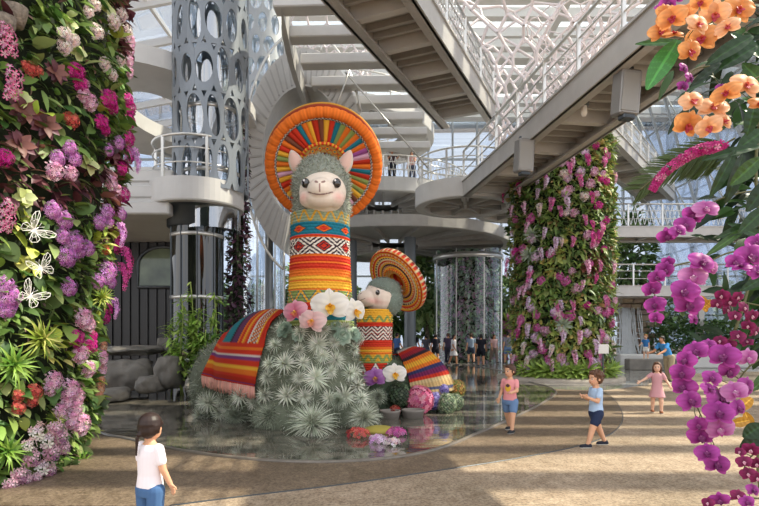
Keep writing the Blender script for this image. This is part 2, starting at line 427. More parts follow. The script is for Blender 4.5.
# ---------------------------------------------------------------- walkways
def offset(p, d, k): n = Vector((d.y, -d.x, 0)); return p + n*k
def railing(root, pts, h=1.1, post=1.6, r=.03, mids=(.35, .7), mesh=False):
    """posts and rails along a polyline"""
    b = MB(); L = 0; acc = [0]
    for a, c in zip(pts, pts[1:]): acc.append(acc[-1] + (c-a).length)
    n = max(1, round(acc[-1]/post))
    def at(s):
        for i in range(len(pts)-1):
            if s <= acc[i+1] + 1e-6: return pts[i].lerp(pts[i+1], (s-acc[i])/max(1e-6, acc[i+1]-acc[i]))
        return pts[-1]
    for i in range(n+1):
        p = at(acc[-1]*i/n); q = MB(); q.box(p + Vector((0, 0, h/2)), (.07, .07, h)); wb(q, 'post', M_RAIL, root, False)
    q = MB(); q.tube([p + Vector((0, 0, h)) for p in pts], r*1.3, 8); wb(q, 'handrail', M_RAIL, root)
    for k in mids:
        q = MB(); q.tube([p + Vector((0, 0, h*k)) for p in pts], r*.7, 6); wb(q, 'rail', M_RAIL, root)
    if mesh:
        q = MB(); m = int(acc[-1]/.22); s = acc[-1]/m
        for i in range(m):
            a = at(i*s); c = at((i+1)*s)
            q.bar(a+Vector((0, 0, .08)), c+Vector((0, 0, h*.92)), .018, .018); q.bar(a+Vector((0, 0, h*.92)), c+Vector((0, 0, .08)), .018, .018)
        wb(q, 'lattice_infill', M_RAIL, root, False)
def walkway(name, label, p0, p1, w, zb, gh, n_ribs, deep=3, rails=(1,), mesh=False, cat='walkway', mid=True):
    """straight bridge: underside of girders at zb, girders gh high"""
    p0 = Vector((*p0, 0)); p1 = Vector((*p1, 0)); d = (p1-p0).normalized()
    root = thing(name, label, cat, ((p0+p1)/2).to_tuple()[:2] + (zb,))
    L = (p1-p0).length; z = Vector((0, 0, 1))
    for s in (-1, 1):
        a = offset(p0, d, s*w/2); c = offset(p1, d, s*w/2)
        q = MB(); q.bar(a+z*(zb+gh/2), c+z*(zb+gh/2), .10, gh)
        q.bar(offset(a, d, -s*.12)+z*(zb+.03), offset(c, d, -s*.12)+z*(zb+.03), .26, .06)
        q.bar(a+z*(zb+gh), c+z*(zb+gh), .2, .05)
        wb(q, 'girder', M_STEEL, root, False)
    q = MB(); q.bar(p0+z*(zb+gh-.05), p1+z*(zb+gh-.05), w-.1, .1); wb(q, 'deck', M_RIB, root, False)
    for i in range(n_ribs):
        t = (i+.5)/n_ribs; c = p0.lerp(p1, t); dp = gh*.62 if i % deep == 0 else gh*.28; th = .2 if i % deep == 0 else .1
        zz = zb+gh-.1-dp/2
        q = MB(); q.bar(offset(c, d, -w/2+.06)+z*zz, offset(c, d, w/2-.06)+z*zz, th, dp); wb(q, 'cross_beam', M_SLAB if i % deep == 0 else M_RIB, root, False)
    for s in rails:
        railing(root, [offset(p0, d, s*w/2)+z*(zb+gh), offset(p1, d, s*w/2)+z*(zb+gh)], mesh=mesh)
    return root
# upper walkway, crossing high above the statue
walkway('walkway', 'upper steel walkway with ribbed underside crossing high above the big hat', (-1.9, 8.0), (2.92, 18.6), 1.72, 8.5, .55, 30, 4, (-1, 1), True)
# lower walkway with the floodlights
walkway('walkway', 'lower steel walkway with railing, carrying two floodlights under its deck', (3.85, 20.2), (6.0, 5.4), 1.68, 6.5, .52, 34, 5, (-1, 1))
def disc_platform(name, label, c, r, zb, h, ribs=10, a0=0., a1=2*PI, hole=0., rail=True, mt=None, cat='platform', mesh=False, ell=(1, 1)):
    root = thing(name, label, cat, (c[0], c[1], zb))
    prof = [(max(hole, .001), zb+h*.45), (r-.35, zb+h*.45), (r-.35, zb), (r-.02, zb), (r, zb+.04), (r, zb+h), (r-.3, zb+h), (max(hole, .001), zb+h)]
    q = MB(); q.lathe(prof, 56, (c[0], c[1], 0), a0=a0, a1=a1, ell=ell); wb(q, 'slab', mt or M_SLAB, root, False)
    for k in range(ribs):
        a = a0+(a1-a0)*(k+.5)/ribs; e = Vector((math.cos(a)*ell[0], math.sin(a)*ell[1], 0)); cc = Vector((c[0], c[1], zb+h*.3))
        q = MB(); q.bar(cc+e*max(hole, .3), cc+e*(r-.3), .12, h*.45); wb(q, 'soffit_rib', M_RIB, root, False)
    if rail:
        n = 40; pts = [Vector((c[0]+(r-.1)*math.cos(a0+(a1-a0)*i/n)*ell[0], c[1]+(r-.1)*math.sin(a0+(a1-a0)*i/n)*ell[1], zb+h)) for i in range(n+1)]
        railing(root, pts, post=1.3, mesh=mesh)
    return root
disc_platform('landing_platform', 'rounded landing at the far end of the lower steel walkway', (3.35, 21.9), 1.95, 6.5, .7, 9, rail=True)
disc_platform('landing_platform', 'smaller rounded landing beside the flower column, behind the first landing', (6.2, 25.0), 1.9, 6.9, .6, 8, rail=False)
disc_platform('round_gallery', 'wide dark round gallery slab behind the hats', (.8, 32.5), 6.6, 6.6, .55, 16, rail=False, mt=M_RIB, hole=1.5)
disc_platform('round_gallery', 'upper round gallery with railing where visitors stand', (.2, 33.0), 5.0, 8.8, .7, 14, hole=1.2, mesh=True)
disc_platform('round_gallery', 'topmost pale gallery ring beneath the glass roof', (-2.2, 31.0), 5.2, 12.2, .6, 14, hole=3.4)
# slatted sunshade between ramp and walkway
SH = thing('sunshade', 'stepped row of pale louvre beams beside the upper walkway', 'sunshade', (-.3, 21, 10))
for i, Y in enumerate((14.6, 16.1, 17.7, 19.3, 20.9, 22.5, 24.2, 26.0)):
    q = MB(); q.box((-1.25+.22*i, Y, 10.15+.02*i), (3.0+.16*i, .5, .33), rz=-.04, bev=.03); wb(q, 'louvre_beam', M_SLAB, SH, False)
q = MB(); pts = [Vector((-2.5+.02*(y-14)**1.5*0+.06*(y-14)-.5*math.sin((y-14)/12*PI), y, 10.1)) for y in np.linspace(13.5, 27, 16)]
q.sweep(pts, .16, .75)
wb(q, 'curved_girder', M_STEEL, SH, False)
# big curved ramp ring standing behind the hat
RC = W(306, 158, 20.0)
RM = thing('curved_ramp', 'tall grey curved ramp band looping up behind the big hat', 'ramp', (RC.x, RC.y, RC.z-3.6))
def ringp(a, rx, rz, dy): return (RC.x+rx*math.cos(a), RC.y+dy, RC.z+rz*math.sin(a))
q = MB(); nA = 64; a0, a1 = math.radians(20), math.radians(250)
sec = [(2.06, 3.62, -.6), (2.06, 3.62, .9), (1.42, 2.3, .9), (1.42, 2.3, -.6)]
V = []; Fc = []
for i in range(nA+1):
    a = a0+(a1-a0)*i/nA
    for s in sec: V.append(ringp(a, *s))
for i in range(nA):
    for k in range(4): Fc.append((i*4+k, i*4+(k+1) % 4, i*4+4+(k+1) % 4, i*4+4+k))
Fc += [(0, 1, 2, 3), (nA*4+3, nA*4+2, nA*4+1, nA*4)]
q.add(V, Fc); wb(q, 'band', M_STEEL, RM, False)
for i in range(0, 36):
    a = a0+(a1-a0)*(i+.5)/36; q = MB(); q.bar(ringp(a, 1.46, 2.4, -.62), ringp(a, 2.0, 3.5, -.62), .05, .06); wb(q, 'rib', M_RIB, RM, False)
q = MB(); q.tube([ringp(a0+(a1-a0)*i/40, 2.1, 4.3, -.5) for i in range(41)], .045, 8); wb(q, 'handrail', M_RAIL, RM)
for i in range(14):
    a = a0+(a1-a0)*i/13; q = MB(); q.tube([ringp(a, 2.05, 3.6, -.5), ringp(a, 2.1, 4.3, -.5)], .03, 6); wb(q, 'post', M_RAIL, RM)

# right-hand walkways far back
for i, (nm, x0, x1, Y, z, lab) in enumerate([
    ('far_walkway', 10.4, 22, 28.0, 6.3, 'far level walkway with lattice railing beside the flower column'),
    ('far_walkway', 9.6, 17.5, 29.0, 3.5, 'lower far walkway with plain rails above the stone wall')]):
    walkway(nm, lab, (x0, Y), (x1, Y), 1.7, z, .5, 14, 3, (1,), mesh=(i == 0))
q = MB(); [q.box((x, 29, 1.75), (.28, .28, 3.5)) for x in (10.4,)]; wb(q, 'support_post', M_STEEL, bpy.data.objects['far_walkway.001'], False)
q = MB(); q.box((16.6, 29, 1.75), (.28, .28, 3.5)); wb(q, 'support_post', M_STEEL, bpy.data.objects['far_walkway.001'], False)
r = walkway('far_walkway', 'topmost far walkway running back at an angle behind the flower column', (8.6, 22.8), (16.5, 33.1), 1.6, 9.4, .45, 16, 3, (1,), mesh=True)
# posts and columns
def column_thing(name, label, x, y, r, z1, m, base=True):
    t = thing(name, label, 'column', (x, y, 0)); q = MB(); q.lathe([(r, 0), (r, z1)], 24, (x, y, 0)); wb(q, 'shaft', m, t)
    q = MB(); q.lathe([(r*1.5, 0), (r*1.5, .12), (r*1.05, .2)], 24, (x, y, 0)); wb(q, 'base_plate', m, t)
    return t
for (px, Y, r, z1, lab) in [(269, 20.5, .15, 11, 'slim grey steel column just behind the big neck'), (410, 29, .3, 6.6, 'thick dark column behind the small hat'),
                            (352, 30, .26, 6.6, 'dark column between the two llamas'), (345, 38, .3, 12, 'far grey column between the llamas'),
                            (300, 37, .25, 12, 'far thin column behind the striped neck'), (497, 37, .3, 6.6, 'far column beside the glass cylinder')]:
    column_thing('steel_column', lab, (px-CX)/F*Y, Y, r, z1, mat('column_grey', hx('#6c7175'), .4, .4))
# ---------------------------------------------------------------- perforated tower
TX, TY = (211-CX)/F*15.6, 15.6
BX = TX-.38
TW = thing('perforated_tower', 'tall round tower of dark perforated steel around glass', 'tower', (TX, TY, 0))
q = MB(); nc = 13; rows = 8; z0, z1 = 5.4, 15.4; R = 1.0; ch = (z1-z0)/rows
random.seed(11)
for j in range(rows):
    for i in range(nc):
        cw = 1/nc; uo = (i+(.5 if j % 2 else 0))*cw; zc = z0+(j+.5)*ch
        ex = cw*random.choice((.24, .33, .42, .465)); ez = ch*random.uniform(.30, .49); V = []; m = 20
        tl = random.uniform(-.12, .12)
        for k in range(m):
            a = 2*PI*k/m; c, s_ = math.cos(a), math.sin(a); sc = 1/max(abs(c), abs(s_))
            for (uu, zz) in ((uo+c*sc*cw/2, zc+s_*sc*ch/2), (uo+c*ex+tl*cw*s_, zc+s_*min(ez, ch*.49))):
                th = uu*2*PI; V.append((TX+R*math.cos(th), TY+R*math.sin(th), zz))
        q.add(V, [(2*k, 2*((k+1) % m), 2*((k+1) % m)+1, 2*k+1) for k in range(m)])
o = wb(q, 'perforated_shell', mat('perforated_steel', hx('#80868c'), .4, .4), TW, False); solid(o, .05)
q = MB(); q.lathe([(.80, 4.4), (.80, 15.4)], 40, (TX, TY, 0)); wb(q, 'glass_shaft', glass_mat('tower_glass', (.86, .92, .97), .3, .04), TW)
q = MB(); q.lathe([(.71, 0), (.71, 4.6)], 48, (BX, TY, 0)); wb(q, 'dark_glass_shaft', mat('dark_glass', hx('#1c1e1a'), .03, 0, .4, 3., spec=.9), TW)
q = MB(); q.lathe([(.25, 0), (.25, 15)], 16, (TX, TY, 0)); wb(q, 'core', M_DARK, TW)
for k in range(9):
    rr = 0. if k > 2 else -.09; q = MB(); q.lathe([(.74+rr, .8+k*1.7), (.815+rr, .8+k*1.7), (.815+rr, .9+k*1.7), (.74+rr, .9+k*1.7)], 40, (TX if k > 2 else BX, TY, 0)); wb(q, 'ring', M_RAIL, TW)
for k in range(10):
    a = 2*PI*k/10; q = MB(); q.box((BX+.715*math.cos(a), TY+.715*math.sin(a), 2.25), (.03, .03, 4.5)); wb(q, 'mullion', M_DARK, TW, False)
def perforated(name, label, x, y, R, z0, z1, nc, rows, m, seed):
    random.seed(seed); t = thing(name, label, 'tower', (x, y, 0)); q = MB(); ch = (z1-z0)/rows; cw = 1/nc
    for j in range(rows):
        for i in range(nc):
            uo = (i+(.5 if j % 2 else 0))*cw; zc = z0+(j+.5)*ch; ex = cw*random.uniform(.3, .46); ez = ch*random.uniform(.36, .48); V = []; mm = 16
            for k in range(mm):
                a = 2*PI*k/mm; c, s_ = math.cos(a), math.sin(a); sc = 1/max(abs(c), abs(s_))
                for (uu, zz) in ((uo+c*sc*cw/2, zc+s_*sc*ch/2), (uo+c*ex, zc+s_*ez)): V.append((x+R*math.cos(uu*2*PI), y+R*math.sin(uu*2*PI), zz))
            q.add(V, [(2*k, 2*((k+1) % mm), 2*((k+1) % mm)+1, 2*k+1) for k in range(mm)])
    o = wb(q, 'perforated_shell', m, t, False); solid(o, .05)
    q = MB(); q.lathe([(R*.8, 0), (R*.8, z1)], 32, (x, y, 0)); wb(q, 'glass_shaft', MATS['tower_glass'], t)
    for k in range(8):
        q = MB(); a = k*PI/4; q.box((x+R*.82*math.cos(a), y+R*.82*math.sin(a), z0/2), (.06, .06, z0)); wb(q, 'mullion', M_RAIL, t, False)
    return t
perforated('perforated_tower', 'second paler perforated tower standing behind the dark one', (262-CX)/F*25.5, 25.5, 1.25, 7, 17.5, 14, 11, mat('pale_perforated', hx('#a9adb0'), .4, .4), 4)
# collar and balcony on the tower
BA = disc_platform('balcony', 'round balcony with curved railing on the perforated tower', (BX, TY), 1.26, 5.0, .62, 8, mt=M_SLAB, hole=.2)
q = MB(); q.lathe([(1.02, 5.0), (.80, 4.95), (.80, 4.5), (.72, 4.46)], 48, (BX, TY, 0)); wb(q, 'flared_collar', M_DARK, BA)
# stepped slabs left of the tower
for k, lab in enumerate(['lowest of the pale stepped slabs beside the tower balcony', 'middle pale stepped slab beside the tower balcony', 'topmost pale stepped slab beside the tower balcony']):
    q = MB(); q.box((-9.2+.15*k, 16.8, 4.85+.46*k), (7.4-.3*k, 4.4-.3*k, .34), bev=.04); q.box((-9.2+.15*k, 16.8, 5.07+.46*k), (7-.3*k, 4-.3*k, .14))
    o = q.build('concrete_slab', M_SLAB, None, False); tag(o, lab, 'slab')
# upper slab with an oval opening
def oval_slab(name, label, c, z, h, outer, hole, hc=(0, 0)):
    q = MB(); n = 56; V = []
    for zz in (z, z+h):
        for k in range(n):
            a = 2*PI*k/n; V.append((c[0]+outer[0]*math.cos(a), c[1]+outer[1]*math.sin(a), zz)); V.append((c[0]+hc[0]+hole[0]*math.cos(a), c[1]+hc[1]+hole[1]*math.sin(a), zz))
    Fc = []
    for k in range(n):
        a = 2*k; e = 2*((k+1) % n); t = 2*n
        Fc += [(a, a+1, e+1, e), (t+a, t+e, t+e+1, t+a+1), (a, e, t+e, t+a), (a+1, t+a+1, t+e+1, e+1)]
    q.add(V, Fc); o = q.build(name, M_SLAB, None, False); return tag(o, label, 'slab')
oval_slab('ring_slab', 'pale curved ceiling slab with an oval opening above the stepped slabs', (-7.6, 18.6), 8.7, .5, (3.4, 4.2), (1.15, 2.3), (.45, .2))
# dark wall and arched window behind the rocks
b = MB(); b.box((-14.2, 19.2, 2.35), (16, .5, 4.7))
for k in range(52): b.box((-6.35-.3*k, 18.93, 2.35), (.05, .08, 4.7))
struct('wall_left', b, M_CHAR)
b = MB(); arch = [(-.85, 0), (.85, 0)] + [(.85*math.cos(t), .75+.6*math.sin(t)) for t in np.linspace(0, PI, 12)]
cx, cz = (163-CX)/F*18.8, 1.5+(336-287)/F*18.8
b.add([(cx+x, 18.83, cz+z) for x, z in arch] + [(cx+x, 18.88, cz+z) for x, z in arch], [tuple(range(len(arch)))])
struct('window_6', b, mat('arched_glass', hx('#6d7a63'), .06, 0, .5, 1.5))
b = MB(); pa = [Vector((cx+x, 18.82, cz+z)) for x, z in arch]; b.tube(pa, .06, 6, closed=True); struct('window_7', b, M_DARK, True)
# ---------------------------------------------------------------- hexagon net
def hex_net(name, label, axis, prof, ncol, r, seed):
    """prof: (z, radius) list; lattice of six-sided cells around the axis"""
    random.seed(seed); q = MB(); nr = len(prof)
    P = {}
    def pt(i, j):
        i2 = i % (2*ncol)
        if (i2, j) not in P:
            z, R = prof[j]; a = 2*PI*(i2+random.uniform(-.22, .22))/(2*ncol); dz = random.uniform(-.07, .07)
            k = .16 if (i2+j) % 2 else -.16; zz = z+k*(prof[min(j+1, nr-1)][0]-prof[max(j-1, 0)][0])+dz
            P[(i2, j)] = Vector((axis[0]+R*math.cos(a), axis[1]+R*math.sin(a), zz))
        return P[(i2, j)]
    for j in range(nr):
        for i in range(2*ncol):
            q.tube([pt(i, j), pt(i+1, j)], r, 5, cap=False)
            if (i+j) % 2 == 1 and j+1 < nr: q.tube([pt(i, j), pt(i, j+1)], r, 5, cap=False)
    o = q.build(name, mat('net_white', hx('#e6dcdc'), .5), None, True); return tag(o, label, 'net')
zs = np.linspace(8.2, 16.5, 11)
hex_net('hexagon_net', 'wide white net of hexagon cells flaring above the lower walkway', (5.9, 21.2), [(z, .75+3.9*((z-8.2)/8.3)**1.0+.3*math.sin((z-8)*1.2)) for z in zs], 17, .06, 3)
zs = np.linspace(7.6, 12.4, 13)
hex_net('hexagon_net', 'narrow inner net funnel with fine cells beside the walkway railing', (6.6, 19.6), [(z, .45+.95*((z-7.6)/4.8)**1.6) for z in zs], 12, .022, 5)
hex_net('hexagon_net', 'distant net funnel hanging under the roof behind the louvre beams', (-2.4, 28), [(z, .9+1.9*((z-11)/6)**1.2) for z in np.linspace(11, 17, 10)], 16, .05, 8)
# ---------------------------------------------------------------- floodlights and lamp under the lower walkway
def under(px, py, z=6.55):
    Y = (z-EYE)*F/(HY-py); return Vector(((px-CX)/F*Y, Y, z))
for px, py, lab in [(524, 140, 'grey box floodlight hung under the walkway beside the flower column'), (626, 72, 'larger grey box floodlight hung under the near part of the walkway')]:
    p = under(px, py); t = thing('floodlight', lab, 'floodlight', p)
    q = MB(); q.box((0, 0, -.42), (.44, .34, .84), rz=.25, rx=.12, bev=.04); q.build('housing', mat('lamp_grey', hx('#8e8b87'), .4, .5), t, False)
    q = MB(); q.box((0, -.18, -.45), (.34, .03, .68), rz=.25, rx=.12); q.build('lens', mat('lamp_lens', hx('#8f8d88'), .3), t, False)
    q = MB(); q.box((-.1, 0, .0), (.05, .12, .16)); q.box((.1, 0, .0), (.05, .12, .16)); q.build('bracket', M_DARK, t, False)
    q = MB(); q.box((0, -.02, -.88), (.26, .2, .1), rz=.25, bev=.02); q.build('ballast', M_DARK, t, False)
p = under(584, 107, 6.6); t = thing('ceiling_lamp', 'small round lamp fixed beneath the walkway deck', 'lamp', p)
q = MB(); q.lathe([(.001, .12), (.11, .12), (.11, .02), (.001, .02)], 20); q.build('mount', M_DARK, t)
q = MB(); q.lathe([(.06, .02), (.07, -.14), (.045, -.2), (.001, -.21)], 20); q.build('bulb', mat('lamp_white', hx('#e8e4da'), .3), t)
# cables
for i, (a, c, lab) in enumerate([((345, 72, 18), (428, 168, 19), 'long thin stay cable running down beside the upper walkway'), ((352, 62, 18), (335, 112, 18), 'short thin stay cable behind the big hat')]):
    q = MB(); q.tube([W(*a), W(*c)], .025, 6); tag(q.build('stay_cable', M_RAIL), lab, 'cable')
# ================================================================ the two plant-covered llamas
C_WOOL = hx('#8d9a88')
M_ATTR = mat('woven_colours', attr=True, rough=.85, spec=.2)
M_SKINL = mat('matte_cream', attr=True, rough=.55, spec=.3)
M_LEAF = mat('leaf_colours', attr=True, rough=.45, trans=.25, spec=.4)
M_GREYLEAF = mat('air_plant_leaf', attr=True, rough=.6, trans=.15, rnd=.14, hue=.015)
M_EYE = mat('eye_gloss', hx('#150d0a'), .06, coat=1.)
M_PETAL = mat('petal_colours', attr=True, rough=.5, trans=.3, spec=.3)

# ---- air plants
def air_plant(seed, n, wid, cols, up=.25, tpl=None):
    random.seed(seed); q = MB()
    for i in range(n):
        t = i/n; a = i*2.39996; el = math.radians(88-105*t**.85 + random.uniform(-7, 7))
        d = Vector((math.cos(a)*math.cos(el), math.sin(a)*math.cos(el), math.sin(el)))
        L = random.uniform(.8, 1.05)*(.55+.45*math.sin(PI*(.25+.6*t)))
        T = tpl or BLADE; c0 = np.array(cj(random.choice(cols), .1))
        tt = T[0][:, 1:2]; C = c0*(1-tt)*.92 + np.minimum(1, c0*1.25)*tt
        q.tpl(T, frame3(d, (0, 0, 1)), (0, 0, .02), (wid*L*14, L, L), C)
    return q.mesh('air_plant_mesh')
GREYS = [hx('#cfd1bf'), hx('#bcc1ad'), hx('#e0e2d2'), hx('#acb29c')]
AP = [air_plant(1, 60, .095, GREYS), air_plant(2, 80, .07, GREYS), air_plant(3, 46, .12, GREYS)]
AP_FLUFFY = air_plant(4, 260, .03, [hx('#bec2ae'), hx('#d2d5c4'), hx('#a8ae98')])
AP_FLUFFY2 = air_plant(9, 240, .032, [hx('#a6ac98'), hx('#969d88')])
def succulent(seed, cols):
    random.seed(seed); q = MB()
    for i in range(30):
        t = i/30; a = i*2.39996; el = math.radians(82-78*t); d = Vector((math.cos(a)*math.cos(el), math.sin(a)*math.cos(el), math.sin(el)))
        q.tpl(LEAFR, frame3(d, (0, 0, 1)), (0, 0, .03), (.62, .35+.5*t, .8), cj(random.choice(cols), .08))
    o = q.mesh('succulent_mesh'); return o
SUC = succulent(5, [hx('#9db09a'), hx('#8aa08a'), hx('#b2bfa8')])
for me in AP + [AP_FLUFFY, AP_FLUFFY2, SUC]: me.materials.append(M_GREYLEAF)
def plant_inst(name, me, p, n, s, label, cat, group=None, spin=None):
    o = bpy.data.objects.new(name, me); COL.objects.link(o); o.location = p
    q = Vector(n).to_track_quat('Z', 'Y'); o.rotation_mode = 'QUATERNION'
    from mathutils import Quaternion
    o.rotation_quaternion = q @ Quaternion((0, 0, 1), random.uniform(0, 6.28) if spin is None else spin)
    o.scale = (s, s, s); return tag(o, label, cat, group)

def ray_px(px, py): return Vector(((px-CX)/F, 1, (HY-py)/F)).normalized()
def hit(bvh, px, py):
    r = bvh.ray_cast(Vector((0, 0, EYE)), ray_px(px, py)); return (r[0], r[1]) if r[0] else (None, None)
def fur(me, n, L, w, cols, name, m, parent, zmin=.03, droop=(0, 0, -.3), spread=.5, tpl=None, keep=None):
    """short strands over a surface"""
    me.calc_loop_triangles(); tr = me.loop_triangles; A = np.array([t.area for t in tr]); A /= A.sum()
    idx = np.random.choice(len(tr), n, p=A); q = MB(); T = tpl or BLADEF
    for i in idx:
        t = tr[int(i)]; a, b_ = random.random(), random.random()
        if a+b_ > 1: a, b_ = 1-a, 1-b_
        v = [me.vertices[k].co for k in t.vertices]; p = v[0]+(v[1]-v[0])*a+(v[2]-v[0])*b_; nn = t.normal
        if p.z < zmin or (keep and not keep(p, nn)): continue
        d = unit(nn + rv(spread) + Vector(droop)); l = L*random.uniform(.6, 1.2)
        q.tpl(T, frame3(d, nn+Vector((0, 0, .3))), p-nn*.01, (w/.056, l, l), cj(random.choice(cols), .15))
    return wb(q, name, m, parent)

# ---- patterns (colour belongs to the yarn)
R_, O_, Y_, T_, K_, Wt, G_, P_, S_ = [np.array(hx(c)) for c in ('#cf3a26', '#e5762a', '#eeb33c', '#23788c', '#3a2a33', '#eae0d2', '#8c9c58', '#8a4a86', '#8f9d83')]
def tri(x): return abs(2*(x-math.floor(x+.5)))          # 0..1 triangle wave
def big_neck(u, v):
    """u round the neck (0..1), v from bottom 0 to top 1"""
    a = u*14
    if v > .895: return Y_*.75 if abs(tri(a)-(v-.895)/.105) < .18 else S_
    if v > .775:
        w = (v-.775)/.12; dm = abs(tri(a*.5)-.5)*2
        d = abs(a*.5 % 1-.5)*2 + abs(w-.5)*2.2
        return R_ if d < .42 else (O_ if d < .6 else (K_*1.2 if d < .72 else (R_ if w < .06 else T_)))
    if v > .755: return R_ if v > .765 else O_
    if v > .615:
        w = (v-.615)/.14; x = a*.5; d = abs(x % 1-.5)*2 + abs(w-.5)*1.7
        if d < .24: return R_
        if d < .38: return K_
        if d < .5: return R_
        return Wt if int(d*4.6) % 2 else K_
    if v > .60: return O_
    if v > .475: return R_ if (int((v-.475)*64) % 4) else O_
    if v > .43: return O_
    if v > .305: return Y_ if (int((v-.305)*64) % 5) else O_*.9
    if v > .20:
        w = (v-.2)/.105; t = tri(a*.8); d = abs(t-w)
        return Y_*.9 if d < .16 else (T_*.8 if d < .28 else G_)
    if v > .10:
        w = (v-.1)/.1; d = abs(tri(a*.7)-w); return T_ if d < .15 else (O_ if d < .3 else R_)
    if v > .05: return T_
    return G_
def small_neck(u, v):
    a = u*12
    if v > .9: return Y_
    if v > .80: return G_ if abs(tri(a)-(v-.8)/.1) < .3 else Y_
    if v > .74: return R_
    if v > .54:
        w = (v-.54)/.2; d = (w*2.2+tri(a*.8)*.9) % .62; return Wt if d < .3 else (K_*1.3 if d < .5 else R_*.7)
    if v > .44: return R_
    if v > .40: return O_
    if v > .33: return Y_ if v > .36 else O_
    if v > .23: return (G_ if abs(tri(a)-(v-.23)/.1) < .35 else Y_*.9)
    if v > .20: return G_
    w = (v)/.2; d = abs(tri(a*.7)-w*1.1); return Wt if d < .16 else (K_ if d < .26 else R_)
def neck_mesh(path, rads, pat, nu, nv, rows, cols, bump):
    """knitted sleeve: path of centres bottom to top, stitches raised in rows"""
    q = MB(); m = len(path)-1
    def fn(u, v):
        s = v*m; i = min(int(s), m-1); t = s-i; c = path[i].lerp(path[i+1], t); r = rads[i]*(1-t)+rads[i+1]*t
        rr = v*rows; row = int(rr); fr = rr-row; st = u*cols + (.5 if row % 2 else 0); fs = st-math.floor(st)
        h = bump*(math.sin(PI*fr)**.6)*(.45+.55*math.sin(PI*fs)**.6)
        a = 2*PI*u; return c+Vector((math.cos(a)*(r+h), math.sin(a)*(r+h), 0))
    return q.grid(fn, nu, nv, lambda u, v: pat(u, v), wrap=True)

# ================================================================ big llama
LB = thing('llama_sculpture', 'tall llama sculpture of air plants with long striped knitted neck', 'sculpture', (-1.5, 10.0, 0))
b = MB()
b.ell((-1.20, 9.85, .62), (.92, .95, 1.18), 24); b.ell((-1.05, 9.75, 1.2), (.68, .7, .75), 20); b.ell((-1.02, 9.66, 1.5), (.67, .62, .38), 20)
b.ell((-1.95, 10.35, .78), (1.0, .95, 1.12), 24); b.ell((-2.75, 10.8, .55), (.88, .9, .95), 24); b.ell((-1.4, 9.35, .1), (.75, .55, .5), 20)
b.ell((-.55, 9.6, .2), (.55, .5, .5), 16); b.ell((-1.5, 9.9, 1.15), (.55, .6, .72), 18)
bm_body = blob_mesh(b, 'llama_body', .05, lambda co: np.tile(np.array(hx('#6f7562')), (len(co), 1))*(np.random.rand(len(co), 1)*.3+.8), 4, clampz=0.0)
body = wlink('body', bm_body, mat('moss_body', attr=True, rough=.95), LB)
BV_B = bvh_of(bm_body)
o = fur(bm_body, 8000, .13, .02, [hx('#8a907c'), hx('#a0a690'), hx('#747b67'), hx('#b4b9a4')], 'fine_leaf_cover', M_GREYLEAF, LB); o['kind'] = 'stuff'
NX = (320-CX)/F*9.6
path = [Vector((NX-.0, 9.62, z)) for z in np.linspace(1.66, 3.58, 6)]
q = neck_mesh(path, [.56, .535, .51, .495, .485, .48], big_neck, 300, 220, 38, 44, .028)
wb(q, 'knitted_neck', M_ATTR, LB)
# head: one body with the wool; face in front
HC = W(321, 190, 9.5)
b = MB(); b.ell(HC+Vector((0, .06, .05)), (.50, .50, .56), 20); b.ell(HC+Vector((0, .12, -.3)), (.50, .46, .36), 20)
me = blob_mesh(b, 'head', .035, lambda co: np.tile(np.array(hx('#8d9286')), (len(co), 1)), 3)
wlink('head_wool', me, mat('moss_body', attr=True), LB)
FC = HC+Vector((.055, -.36, -.115))
def face_keep(p, n): return ((p.x-FC.x)/.36)**2+((p.z-FC.z+.02)/.34)**2 > 1 or p.y > HC.y
fur(me, 5200, .085, .016, [hx('#b2b7a8'), hx('#c6cabc'), hx('#9a9f90')], 'wool_curls', M_GREYLEAF, LB, keep=face_keep, droop=(0, -.15, -.15), spread=.6)
b = MB(); b.ell(FC+Vector((0, .10, 0)), (.39, .30, .355), 24); b.ell(FC+Vector((0, -.13, -.02)), (.23, .26, .2), 20); b.ell(FC+Vector((0, -.1, -.14)), (.27, .2, .16), 20)
for s in (-1, 1): b.ell(FC+Vector((s*.2, -.02, -.13)), (.17, .17, .15), 16)
def face_col(fc, k=1., ax=None):
    base = np.array(hx('#ecdccb')); pink = np.array(hx('#e2a093')); nose = np.array(hx('#8f6f66'))
    def fn(co):
        C = np.tile(base, (len(co), 1)); r = (co-np.array(fc))/k
        if ax is not None: r = r @ ax
        for s in (-1, 1):
            d = np.sqrt((r[:, 0]-s*.29)**2+(r[:, 2]+.13)**2); w = np.clip(1-d/.13, 0, 1)[:, None]*.75; C = C*(1-w)+pink*w
        front = r[:, 1] < -.1
        # nose: a Y of two nostrils, and the smile
        for s in (-1, 1):
            d = np.sqrt(((r[:, 0]-s*.055)/1.5)**2+((r[:, 2]-.045-.02*np.abs(r[:, 0]-s*.02)/.05))**2); C[(d < .022) & front] = nose
        C[(np.abs(r[:, 0]) < .011) & (r[:, 2] < .03) & (r[:, 2] > -.10) & front] = nose*1.3
        sm = np.abs(r[:, 2]-(-.135+1.6*r[:, 0]**2)); C[(sm < .008) & (np.abs(r[:, 0]) < .2) & front] = nose
        return C
    return fn
me = blob_mesh(b, 'face', .012, face_col(FC), 6); wlink('face', me, M_SKINL, LB)
for s in (-1, 1):
    q = MB(); q.ell(FC+Vector((s*.25, -.14, .095)), (.070, .06, .080), 20); e = wb(q, 'eye', M_EYE, LB)
    q = MB(); q.ell(FC+Vector((s*.25-.02, -.197, .125)), (.016, .01, .018), 10); wb(q, 'eye_glint', mat('painted_glint', hx('#ffffff'), .2), e)  # white bead modelled as a highlight on the eye
